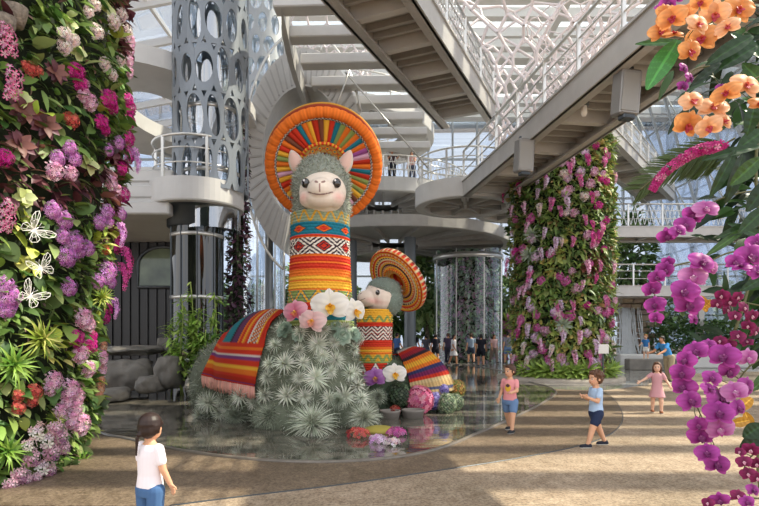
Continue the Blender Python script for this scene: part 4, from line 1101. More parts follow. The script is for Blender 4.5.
VANDA = umbel(80, 9, [hx('#c8408e'), hx('#d85a9c')], .40, .3, hx('#f2dce4'))
def put(name, me, p, n, s, label, cat, group=None, upright=True, roll=0.):
    o = bpy.data.objects.new(name, me); COL.objects.link(o)
    o.matrix_world = Matrix.Translation(Vector(p)) @ basis_up(n, roll) @ Matrix.Scale(s, 4); return tag(o, label, cat, group)

# ================================================================ near flower wall
TL = Tower(-5.9, 6.35, [(0, 2.16), (.5, 2.26), (4.4, 2.62), (8.2, 2.66)])
LW = thing('living_wall', 'huge round flower wall overgrown with leaves, nearest the small girl in white', 'living wall', (TL.x, TL.y, 0))
q = MB(); q.lathe([(TL.R(z)-.10, z) for z in np.linspace(0, 8.2, 24)], 64, (TL.x, TL.y, 0)); wb(q, 'soil_core', mat('dark_moss', hx('#1f2a18'), .95, 0, .3, 9., .6, 14.), LW)
def palL(a, z):
    p = TL.pt(a, z); v = noise.noise(p*1.1); w = noise.noise(p*1.7+Vector((9, 2, 4)))
    if v > .12 and z > 2.2: return BURG
    if w > .33: return LIME
    return GREENS
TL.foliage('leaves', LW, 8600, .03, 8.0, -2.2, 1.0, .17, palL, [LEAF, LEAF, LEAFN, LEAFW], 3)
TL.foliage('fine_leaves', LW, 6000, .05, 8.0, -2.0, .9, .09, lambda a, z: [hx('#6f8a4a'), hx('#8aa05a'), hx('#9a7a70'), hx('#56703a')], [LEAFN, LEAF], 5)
def hgt(py):
    return 'near its top' if py < 60 else 'high up' if py < 130 else 'above the middle' if py < 200 else 'at mid height' if py < 270 else 'below the middle' if py < 340 else 'low down' if py < 410 else 'at its foot'
def side(px): return 'outer edge' if px > 95 else 'face' if px > 45 else 'inner part'
SEEN = {}
def wall_flower(kind, me, px, py, r, name='flower_cluster', word='flower cluster', off=.16, nmix=.5, key=''):
    p, a = TL.hit(px, py, off); n = unit(TL.n(a)+unit(Vector((0, 0, EYE))-p)*nmix)
    lab = f'{kind} {word} {hgt(py)}, {side(px)} of the near flower wall'
    put(name, me, p, n, r/F*p.y, lab, 'flowers', f'{kind} {word} {hgt(py)} {side(px)}', roll=random.uniform(-.4, .4))
random.seed(17)
WF = {'magenta': [(76, 72, 9), (80, 84, 8), (108, 99, 10), (112, 108, 7), (101, 122, 8), (105, 130, 6), (129, 109, 9), (131, 122, 8), (127, 100, 7), (133, 140, 8), (128, 155, 9), (123, 195, 8), (121, 168, 7), (76, 338, 9), (78, 350, 6), (90, 345, 8), (92, 336, 6), (117, 308, 7), (112, 318, 6), (124, 232, 9), (127, 246, 8), (4, 158, 9)],
      'violet': [(52, 210, 9), (64, 220, 9), (58, 216, 6), (69, 148, 8), (57, 158, 8), (74, 158, 8), (118, 143, 7), (106, 212, 8), (99, 222, 8), (108, 222, 6), (74, 242, 11), (62, 236, 8), (66, 256, 11), (78, 250, 8), (68, 287, 9), (105, 272, 12), (97, 281, 8), (110, 282, 7), (8, 297, 12), (4, 285, 9), (6, 309, 9), (87, 248, 8), (120, 214, 7), (108, 150, 6)],
      'light pink': [(89, 102, 9), (83, 95, 8), (54, 171, 10), (70, 173, 8), (82, 318, 11), (88, 325, 8), (79, 354, 10), (100, 358, 9), (87, 369, 9), (103, 370, 8), (53, 380, 10), (50, 388, 8), (68, 390, 12), (76, 396, 9), (74, 408, 9), (79, 424, 12), (70, 420, 9), (60, 411, 8), (85, 84, 5), (110, 183, 8), (116, 190, 6), (128, 42, 8), (132, 50, 7), (130, 62, 6), (134, 74, 6), (66, 402, 8)],
      'blush white': [(64, 35, 8), (72, 41, 7), (94, 5, 7), (113, 22, 8), (121, 15, 7), (96, 32, 8), (104, 64, 7), (64, 47, 8), (74, 40, 6), (126, 32, 7), (112, 75, 6), (120, 60, 6), (88, 12, 6)],
      'salmon': [(34, 392, 8), (32, 401, 6), (18, 408, 7), (18, 396, 6), (105, 250, 5), (30, 69, 7), (38, 71, 5), (26, 66, 5), (71, 120, 8)],
      'peach': [(110, 354, 7), (107, 346, 6), (103, 381, 7), (100, 388, 7), (108, 366, 6), (98, 396, 6), (111, 376, 5)]}
for k, L in WF.items():
    for px, py, r in L: wall_flower(k, UMB[k], px, py, r*1.12)
for px, py, r in [(37, 432, 9), (47, 440, 9), (60, 436, 9), (32, 458, 9), (42, 467, 9), (20, 474, 8), (52, 452, 9), (28, 445, 7), (64, 448, 7), (12, 484, 8), (56, 428, 8), (50, 470, 7), (26, 480, 7), (36, 478, 7)]:
    wall_flower('pale pink', FEWHEAD['blush white' if (px+py) % 2 else 'light pink'], px, py, r*1.1, word='open bloom cluster', off=.24)
for px, py, r in [(6, 36, 10), (8, 48, 9), (5, 28, 7), (12, 74, 10), (13, 84, 9), (10, 92, 8), (7, 206, 9), (6, 217, 9), (5, 226, 7)]:
    wall_flower('magenta and white', VANDA, px, py, r, 'orchid_cluster', 'orchid cluster', .22)
for px, py, r in [(123, 250, 11), (122, 266, 10)]: wall_flower('magenta', RAC['magenta'], px, py, r, 'flower_spray', 'hanging flower spray', .2)
for px, py, r in [(116, 225, 9), (129, 150, 9), (110, 300, 8)]: wall_flower('violet', RAC['violet'], px, py, r, 'flower_spray', 'hanging flower spray', .2)
# lime rosettes and single leafy plants
def rosette(seed, n, cols, tpl, w, spread=95, e0=80):
    random.seed(seed); q = MB()
    for i in range(n):
        t = (i+.5)/n; a = i*2.39996; el = math.radians(e0-spread*t+random.uniform(-6, 6)); d = Vector((math.cos(a)*math.cos(el), math.sin(a)*math.cos(el), math.sin(el)))
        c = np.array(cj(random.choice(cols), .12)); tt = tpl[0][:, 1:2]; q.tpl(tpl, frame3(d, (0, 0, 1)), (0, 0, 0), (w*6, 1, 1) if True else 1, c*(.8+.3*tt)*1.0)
    me = q.mesh('rosette_mesh'); me.materials.append(M_LEAF); return me
BRO = rosette(3, 34, LIME + [hx('#7f9a3a')], BLADEW, .16, 80)
BROG = rosette(6, 30, [hx('#5f8a34'), hx('#7aa03f'), hx('#8fb04a')], BLADEW, .17, 85)
DARKR = rosette(7, 14, [hx('#40512c'), hx('#52643a')], LEAFW, .14, 75)
BURR = rosette(8, 16, BURG[:4], LEAF, .19, 45, 40)
PALER = rosette(9, 6, [hx('#b8c47a'), hx('#d0d49a')], LEAFW, .17, 40, 35)
for me, px, py, r, nm, lab in [(BRO, 37, 340, 30, 'bromeliad', 'large lime green bromeliad in the middle of the near flower wall'), (BROG, 10, 366, 32, 'bromeliad', 'large green bromeliad at the picture edge below the lime one'), (BROG, 4, 452, 28, 'bromeliad', 'green strap leaved bromeliad near the wall foot, beside pale blooms'),
                               (BRO, 54, 420, 14, 'bromeliad', 'small lime bromeliad low among pink blooms on the flower wall'), (BRO, 97, 298, 20, 'bromeliad', 'lime strap leaved plant near the outer edge, under the violet cluster'), (BROG, 78, 462, 18, 'bromeliad', 'dark green strap leaved plant at the foot of the near flower wall'),
                               (DARKR, 66, 470, 15, 'leafy_plant', 'leafy green plant at the foot of the near flower wall beside the path'), (DARKR, 95, 405, 14, 'leafy_plant', 'leafy green plant low on the outer edge of the flower wall'), (BURR, 25, 110, 16, 'leafy_plant', 'burgundy broad leaved plant high on the inner flower wall'), (BURR, 45, 125, 15, 'leafy_plant', 'burgundy broad leaved plant beside the pale green leaves'), (BURR, 20, 145, 15, 'leafy_plant', 'lowest burgundy broad leaved plant above the violet flowers'), (BURR, 56, 72, 12, 'leafy_plant', 'burgundy plant left of the topmost magenta cluster'.replace('left of', 'beside')),
                               (PALER, 25, 197, 11, 'leafy_plant', 'lime heart leaved plant at mid height on the flower wall'), (PALER, 89, 165, 11, 'leafy_plant', 'pale lime leaved plant beside the violet clusters'), (PALER, 77, 52, 10, 'leafy_plant', 'pale green leaved plant below the blush white clusters'), (PALER, 22, 98, 10, 'leafy_plant', 'cream leaved plant between the magenta and white orchids'), (PALER, 108, 10, 9, 'leafy_plant', 'pale leaved plant near the top outer edge'), (PALER, 69, 24, 9, 'leafy_plant', 'pale leaved plant near the wall top')]:
    p, a = TL.hit(px, py, .12); n = unit(TL.n(a)+unit(Vector((0, 0, EYE))-p)*.5+Vector((0, 0, .25))); put(nm, me, p, n, r/F*p.y, lab, 'plant')
# wire butterflies
def butterfly(px, py, r, lab, roll):
    p, a = TL.hit(px, py, .3); t = thing('butterfly_ornament', lab, 'ornament', p); n = unit(TL.n(a)+unit(Vector((0, 0, EYE))-p)*.8); Mx = np.array(basis_up(n, roll).to_3x3())*(r/F*p.y)
    m = mat('white_wire', hx('#efece4'), .5)
    for s in (-1, 1):
        q = MB()
        for out in ([(0, 0), (.30, .50), (.68, .95), (1.02, 1.08), (1.12, .80), (.98, .42), (.70, .12), (.35, 0)], [(0, -.02), (.4, -.06), (.74, -.14), (.82, -.45), (.62, -.80), (.38, -.74), (.18, -.4)]):
            k = r/F*p.y*.85; pts = [Mx @ np.array([s*x, y, .35*x]) for x, y in out]; q.tube(pts, .03*k, 5, closed=True)
            for i in range(2, len(pts)-1): q.tube([pts[0], pts[i]], .02*k, 4)
            for i in range(2, len(pts)-2): q.tube([pts[0]*.45+pts[i]*.55, pts[0]*.4+pts[i+1]*.6], .018*k, 4)
        q.build('wing', m, t)
    q = MB(); q.tube([Mx @ np.array([0, y, 0]) for y in (-.5, -.2, .1, .4)], [.02*r/F*p.y, .06*r/F*p.y, .07*r/F*p.y, .03*r/F*p.y], 6)
    for s in (-1, 1): q.tube([Mx @ np.array([0, .4, 0]), Mx @ np.array([s*.18, .75, .1])], .015*r/F*p.y, 4)
    q.build('body', m, t)
butterfly(41, 268, 11, 'topmost of three white wire butterflies on the flower wall'.replace('topmost', 'middle'), .5); butterfly(30, 296, 12, 'lowest of three white wire butterflies on the flower wall', -.6); butterfly(34, 230, 13, 'highest of three white wire butterflies on the flower wall', -.9)
# two textured pots at the very top
for px, py, lab in [(15, 16, 'grey-brown textured wall pot near the top of the flower wall'), (3, 26, 'grey textured wall pot at the picture edge near the wall top')]:
    p, a = TL.hit(px, py, .12); q = MB(); q.lathe([(.001, -.1), (.07, -.1), (.10, .0), (.11, .08), (.09, .09), (.001, .05)], 20, p); tag(q.build('wall_pot', mat('basket_grey', hx('#7b7064'), .9, 0, .4, 30., .6, 50.)), lab, 'pot')

# ================================================================ flower column under the walkway
TR = Tower(6.32, 19.7, [(0, 1.42), (1.2, 1.55), (4.5, 1.66), (8.4, 1.58)])
RW = thing('flower_column', 'tall round column covered in pink orchids and ferns under the lower walkway', 'living wall', (TR.x, TR.y, 0))
q = MB(); q.lathe([(TR.R(z)-.1, z) for z in np.linspace(0, 8.35, 20)] + [(.001, 8.36)], 48, (TR.x, TR.y, 0)); wb(q, 'soil_core', MATS['dark_moss'], RW)
q = MB(); q.lathe([(2.15, 0), (2.15, .10), (1.9, .14), (1.4, .14)], 56, (TR.x, TR.y, 0)); wb(q, 'kerb', mat('kerb_stone', hx('#a59a8c'), .7, 0, .1, 5.), RW)
def palR(a, z):
    p = TR.pt(a, z); v = noise.noise(p*.8); return [hx('#a0ae5a'), hx('#b8a860'), hx('#8a9a4f')] if v > .15 else ([hx('#7b4f42'), hx('#906048'), hx('#6f7a40')] if v < -.3 else GREENS+[hx('#8f9a5a'), hx('#a58a5a')])
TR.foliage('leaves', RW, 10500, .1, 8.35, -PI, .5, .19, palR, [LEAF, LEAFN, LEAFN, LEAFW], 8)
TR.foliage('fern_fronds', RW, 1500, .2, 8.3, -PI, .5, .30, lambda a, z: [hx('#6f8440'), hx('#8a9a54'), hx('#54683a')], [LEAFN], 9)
random.seed(23); cnt = 0
CL = [(603, 148), (595, 145), (590, 160), (583, 152), (612, 175), (606, 182), (598, 196), (590, 185), (572, 160), (565, 150), (560, 162), (548, 178), (553, 200), (537, 172), (522, 186), (515, 205), (528, 222), (512, 235), (545, 228), (556, 238), (575, 238), (600, 224), (607, 222), (602, 248), (610, 262), (585, 262), (594, 276), (570, 272), (558, 276), (543, 282), (575, 288), (573, 300), (530, 268), (520, 262), (515, 250), (529, 298), (533, 310), (521, 318), (512, 300), (507, 275), (556, 312), (570, 318), (588, 305), (597, 312), (605, 296), (612, 285), (618, 300), (562, 332), (545, 330), (538, 340), (525, 345), (580, 330), (592, 340), (600, 330), (612, 325), (575, 350), (560, 356), (548, 360), (535, 355), (528, 366), (590, 355), (606, 350), (617, 345), (615, 365), (600, 366), (583, 372), (556, 374), (566, 364), (518, 335), (541, 205), (533, 240), (582, 215), (567, 190), (576, 176), (566, 215), (590, 232), (550, 255), (516, 220), (511, 260), (509, 190), (604, 160), (586, 196), (608, 310), (524, 205), (540, 188), (520, 285), (600, 205), (550, 345), (607, 338)]
random.seed(77)
for _ in range(75): CL.append((random.uniform(512, 611), random.uniform(150, 366)))
random.seed(24)
CL = [c for c in CL if c[1] > 128+(612-c[0])*.5]
zone = lambda py: 'near its top' if py < 195 else 'upper half' if py < 250 else 'lower half' if py < 310 else 'near its foot'
for i, (px, py) in enumerate(CL):
    px += random.uniform(-2, 2); py += random.uniform(-2, 2); p, a = TR.hit(px, py, .15)
    kinds = ['magenta', 'pink', 'light pink'] if px > 585 and py < 330 or px < 522 else ['pink', 'light pink', 'lilac', 'lilac', 'pink', 'blush white']
    k = random.choice(kinds); n = unit(TR.n(a)+unit(Vector((0, 0, EYE))-p)*.4); hang = random.random() < .55 and k in RAC
    sd = 'shaded side' if px < 530 else 'front' if px < 585 else 'sunlit side'
    w = 'hanging spray' if hang else 'flower cluster'; lab = f'{k} {w}, {zone(py)}, {sd} of the flower column'
    put('flower_spray' if hang else 'flower_cluster', RAC[k] if hang else UMB[k], p, n, random.uniform(4.2, 6.4)/F*p.y*(.88 if hang else .95), lab, 'flowers', lab, roll=random.uniform(-.3, .3))
FERN = rosette(12, 34, [hx('#93ae50'), hx('#aac064'), hx('#7c9644')], LEAFN, .16, 85)
SILV = rosette(13, 20, [hx('#8f9c86'), hx('#a3ae98')], LEAFN, .16, 85)
FERNS = [(-2.55+.235*i) for i in range(11)]
for i, a in enumerate(FERNS):
    p = TR.pt(a, .3, .22); put('fern', FERN, p, unit(TR.n(a)*.7+Vector((0, 0, .8))), .42+.06*(i % 3), 'green fern in the ring of ferns around the foot of the flower column', 'plant', 'ferns ringing the foot of the flower column')
for px, py, lab in [(530, 255, 'silvery plant at mid height on the shaded side of the flower column'), (563, 325, 'silvery plant low on the front of the flower column'), (533, 235, 'smaller silvery plant above the other on the shaded side')]:
    p, a = TR.hit(px, py, .12); put('silver_plant', SILV, p, unit(TR.n(a)+Vector((0, -.4, .2))), .34, lab, 'plant')
p, a = TR.hit(603, 349, .35); t = thing('sign_plate', 'small white plate on a stake at the foot of the flower column', 'sign', (p.x, p.y, 0))
q = MB(); q.box((0, -.03, p.z), (.34, .03, .30), bev=.01); q.build('plate', mat('plate_white', hx('#e6e2da'), .5), t, False); q = MB(); q.box((0, 0, p.z/2), (.04, .03, p.z)); q.build('stake', M_DARK, t, False)

# slim planted post beside the tower
TS = Tower((238-CX)/F*17, 17, [(0, .2), (8, .2)])
SP = thing('planted_post', 'slim post wrapped in dark purple foliage beside the perforated tower', 'planted post', (TS.x, TS.y, 0))
q = MB(); q.lathe([(.16, 0), (.16, 7.9), (.001, 7.95)], 20, (TS.x, TS.y, 0)); wb(q, 'core', MATS['dark_moss'], SP)
TS.foliage('leaves', SP, 2600, .1, 7.9, -PI, PI, .17, lambda a, z: [hx('#4a3040'), hx('#5d3a50'), hx('#3d4a34'), hx('#6a4a5a'), hx('#4a5a3a')], [LEAF, LEAFN], 4)
# planted tower inside a glass cylinder
TG = Tower((468-CX)/F*33, 33, [(0, 1.45), (6.6, 1.5)])
GG = thing('planted_tower', 'far planted tower speckled with pink blooms inside a glass cylinder', 'living wall', (TG.x, TG.y, 0))
q = MB(); q.lathe([(1.4, 0), (1.4, 6.4)], 32, (TG.x, TG.y, 0)); wb(q, 'core', MATS['dark_moss'], GG)
TG.foliage('leaves', GG, 3600, .1, 6.4, -PI, .4, .3, lambda a, z: [hx('#9aaa96'), hx('#aabaa6'), hx('#b89aaa'), hx('#8a9a86'), hx('#96b08a')], [LEAF, LEAFN], 6)
q = MB(); random.seed(3)
for i in range(220):
    a = random.uniform(-PI, .2); z = random.uniform(.4, 6.2); floret(q, TG.pt(a, z, .16), TG.n(a), .10, cj(hx('#d898c4'), .2))
o = wb(q, 'blossoms', M_PETAL, GG); o['kind'] = 'stuff'
q = MB(); q.lathe([(2.0, 0), (2.0, 6.5)], 48, (TG.x, TG.y, 0)); wb(q, 'glass_cylinder', glass_mat('cylinder_glass', (.95, .98, .98), .02), GG)
q = MB(); q.lathe([(1.96, 5.9), (2.06, 5.9), (2.06, 6.2), (1.96, 6.2)], 48, (TG.x, TG.y, 0)); wb(q, 'top_ring', M_RAIL, GG)
for k in range(8):
    a = k*PI/4+.3; q = MB(); q.box((TG.x+2*math.cos(a), TG.y+2*math.sin(a), 3.2), (.06, .06, 6.4)); wb(q, 'mullion', M_RAIL, GG, False)

# ================================================================ trees, hedges, rocks, bamboo behind
def leafy(name, label, c, r, n, size, cols, seed, cat, trunk=None, boxy=False, zmin=.05):
    random.seed(seed); t = thing(name, label, cat, (c[0], c[1], 0)); q = MB()
    for i in range(n):
        if boxy: p = Vector((c[0]+r[0]*random.uniform(-1, 1), c[1]+r[1]*random.choice((-1, -1, 1, random.uniform(-1, 1))), c[2]+r[2]*random.uniform(-1, 1))); d = unit(Vector((random.gauss(0, .5), -.6, random.gauss(.2, .5))))
        else:
            u = unit(rv()); k = random.random()**.33; bump = 1+.25*noise.noise(u*2.3+Vector((seed, 0, 0))); p = Vector((c[0]+r[0]*u.x*k*bump, c[1]+r[1]*u.y*k*bump, c[2]+r[2]*u.z*k*bump)); d = unit(u+rv(.5)+Vector((0, 0, -.2)))
        if p.z < zmin: continue
        T = random.choice((LEAF, LEAFN, LEAFW)); q.tpl(T, frame3(d, Vector((0, 0, 1))+rv(.4)), p, size*random.uniform(.6, 1.3), cj(random.choice(cols), .22))
    o = wb(q, 'foliage', M_LEAF, t); o['kind'] = 'stuff'
    if trunk:
        q = MB(); h = c[2]; q.tube([(c[0]+.08*math.sin(z*1.7+seed), c[1], z*h) for z in np.linspace(0, 1, 7)], [trunk*(1-.4*z) for z in np.linspace(0, 1, 7)], 8); wb(q, 'trunk', mat('bark', hx('#5d5348'), .9, 0, .3, 9., .5, 20.), t)
    return t
FARG = [hx('#6f8a54'), hx('#8aa266'), hx('#5a7546'), hx('#a2b57c')]
leafy('hedge', 'long clipped dark green hedge behind the low white ledge', (18.2, 29.5, 1.15), (4.2, 1.0, 1.15), 5200, .24, [hx('#3f5a34'), hx('#55733f'), hx('#6f8a55'), hx('#4a6640')], 4, 'hedge', boxy=True)
for i, (px, Y, h, r, lab) in enumerate([(255, 40, 3.2, 2.2, 'far green tree behind the planted post'), (305, 42, 4.4, 2.4, 'far tree behind the striped neck'), (395, 41, 3.4, 2.2, 'far tree behind the small hat'), (428, 38.5, 5.0, 1.7, 'loose green tree beside the glass cylinder'), (445, 43, 3.0, 2.4, 'rounded far tree seen through the glass cylinder'), (512, 40, 3.6, 2.2, 'far bright green tree beside the flower column'),
                                        (215, 43, 3.6, 2.6, 'far tree seen behind the tower base'), (345, 43, 3.2, 2.2, 'far tree between the two llamas'), (632, 38, 6.2, 1.6, 'tall narrow tree behind the far walkways'), (700, 42, 3.6, 3.4, 'broad tree behind the hedge'), (480, 44, 2.6, 2.4, 'low far tree behind the walking visitors')]):
    leafy('far_tree', lab, ((px-CX)/F*Y, Y, h), (r, r*.8, h*.62), 1300, .5, FARG if i % 2 else [hx('#5f7a4a'), hx('#7a945c'), hx('#4f6a40')], i+2, 'tree', .16)
leafy('shrub', 'bright green bushy shrub with pink flecks behind the walking man', ((515-CX)/F*36, 36, 1.4), (1.3, .8, 1.4), 900, .35, [hx('#a0b04a'), hx('#8aa044'), hx('#c07a9a')], 44, 'shrub')
for i, (px, py, lab) in enumerate([(211, 345, 'bushy green plant behind the fringed blanket'), (230, 338, 'second green plant behind the blanket, beside the planted post')]):
    Y = 14.2-.3*i; leafy('bushy_plant', lab, ((px-CX)/F*Y, Y, .7), (.3, .3, .72), 300, .26, [hx('#5f8a3a'), hx('#7aa24a'), hx('#4f7434')], i+70, 'plant')
# bamboo stems in front of the glass shaft
random.seed(9)
for i in range(11):
    x = (172+i*4.2-CX)/F*14.3+random.uniform(-.05, .05); y = 14.3+random.uniform(-.25, .3); h = random.uniform(1.6, 3.1); t = thing('bamboo', 'slender green bamboo stem in the clump before the glass shaft', 'plant', (x, y, 0), 'bamboo stems in the clump before the glass shaft')
    q = MB(); q.tube([(x+.05*math.sin(k+i), y, h*k/6) for k in range(7)], .018, 6, hx('#8a9a4a')); wb(q, 'stem', mat('stem_colours', attr=True, rough=.5), t)
    q = MB()
    for k in range(80):
        z = random.uniform(.3, h); d = unit((random.gauss(0, 1), random.gauss(-.3, 1), random.uniform(-.4, .5))); q.tpl(LEAFN, frame3(d, (0, 0, 1)), (x, y, z), random.uniform(.18, .36), cj(random.choice([hx('#a3c45a'), hx('#bcd470'), hx('#84a84a')]), .15))
    o = wb(q, 'leaves', M_LEAF, t); o['kind'] = 'stuff'
# rocks
def rock(label, c, r, seed, name='rock', m=None):
    bm = bmesh.new(); bmesh.ops.create_icosphere(bm, subdivisions=4, radius=1)
    for v in bm.verts:
        p = v.co.copy(); d = 1+.28*noise.noise(p*1.3+Vector((seed*3.1, 0, 0)))+.12*noise.noise(p*3.7+Vector((0, seed, 0)))+.05*noise.noise(p*9)
        v.co = p*d; v.co.z = max(-.75, min(.72+.1*noise.noise(p*2), v.co.z)); v.co = Vector((v.co.x*r[0], v.co.y*r[1], v.co.z*r[2]))
    me = bpy.data.meshes.new('rock_mesh'); bm.to_mesh(me); bm.free(); me.polygons.foreach_set('use_smooth', [True]*len(me.polygons)); me.materials.append(m or M_STONE)
    o = bpy.data.objects.new(name, me); COL.objects.link(o); o.location = c; return tag(o, label, 'rock')
def rk(px, py, Y, w, h, seed, lab, name='rock', m=None, dy=.6):
    p = W(px, py, Y); rock(lab, (p.x, p.y, max(p.z, h/F*Y*.5)), (w/F*Y, dy, h/F*Y), seed, name, m)
rk(128, 374, 14.4, 26, 20, 1, 'broad rough rock at the water edge beside the flower wall'); rk(152, 384, 13.6, 12, 11, 2, 'rounded wet rock at the foot of the glass shaft'); rk(170, 372, 14.0, 11, 22, 3, 'upright dark rock before the glass shaft'); rk(196, 384, 13.2, 9, 9, 4, 'small rock beside the bamboo'); rk(112, 394, 12.8, 14, 8, 5, 'low rock nearest the flower wall')
rk(135, 350, 15.6, 30, 6, 6, 'flat stone ledge slab above the rocks', 'stone_ledge', dy=1.4); rk(172, 346, 16.2, 12, 12, 7, 'mossy boulder behind the upright rock'); rk(122, 364, 15.0, 26, 5, 8, 'lower flat stone ledge beneath the first ledge', 'stone_ledge', dy=1.0)
# stone wall with a thin waterfall, far side
sx0, sx1, sy = (622-CX)/F*30, (652-CX)/F*30, 30.4
b = MB(); random.seed(12); z = 0
while z < 4.2:
    h = random.uniform(.28, .42); x = sx0
    while x < sx1:
        w = random.uniform(.4, .9); b.box(((x+w/2), sy+random.uniform(-.06, .06), z+h/2), (w-.03, .7, h-.03), col=cj(hx('#93816f'), .2), bev=.04); x += w
    z += h
o = b.build('stone_wall', mat('stone_blocks', attr=True, rough=.9, noise_amt=.2), None, False); tag(o, 'rough stone block wall behind the flower column, under the far walkways', 'wall')
q = MB(); random.seed(5)
for i in range(60):
    x = (628+random.gauss(0, 6)-CX)/F*29.4; q.tube([(x+.25*math.sin(k*.4+i)*(k/8), 29.7-.07*k, 3.0-3.0*k/8) for k in range(9)], [.012+.004*k for k in range(9)], 4)
m = mat('falling_water', hx('#e2e6e8'), .2, trans=.4); tag(q.build('waterfall', m), 'thin waterfall misting down before the stone wall', 'waterfall', kind='stuff')
q = MB(); q.box(((690-CX)/F*26, 26.2, .33), (6.6, .6, .66), bev=.05); tag(q.build('low_ledge', M_SLAB, None, False), 'long low white ledge in front of the dark green hedge', 'ledge')
q = MB(); q.box(((655-CX)/F*24.5, 24.6, .25), (2.4, .5, .5), bev=.04); tag(q.build('stone_bench', M_STONE, None, False), 'low stone kerb where the small child stands, beside the blue shirted adult', 'bench')

# added blooms and pad standing in for colours reflected in the pond
for k, px, py, s_, lab in [('salmon', 358, 438, .20, 'orange-red flower head standing in for reflected colour before the fluffy air plants'), ('lilac', 378, 443, .15, 'lilac flower head standing in for reflected colour on the water'), ('pink', 396, 436, .17, 'pink flower head standing in for reflected colour beside the pots'), ('blush white', 393, 446, .13, 'white flower head standing in for reflected colour nearest the pond edge')]:
    p = G(px, py); put('reflection_flower', UMB[k], (p.x, p.y, .02), (0, -.01, 1), s_, lab, 'flower')
p = G(379, 432); q = MB(); q.ell((p.x, p.y, .03), (.26, .26, .07), 20, hx('#c9b85a')); tag(q.build('reflection_pad', M_PETAL), 'yellow-green round pad standing in for reflected colour between the flower heads', 'reflection stand-in')
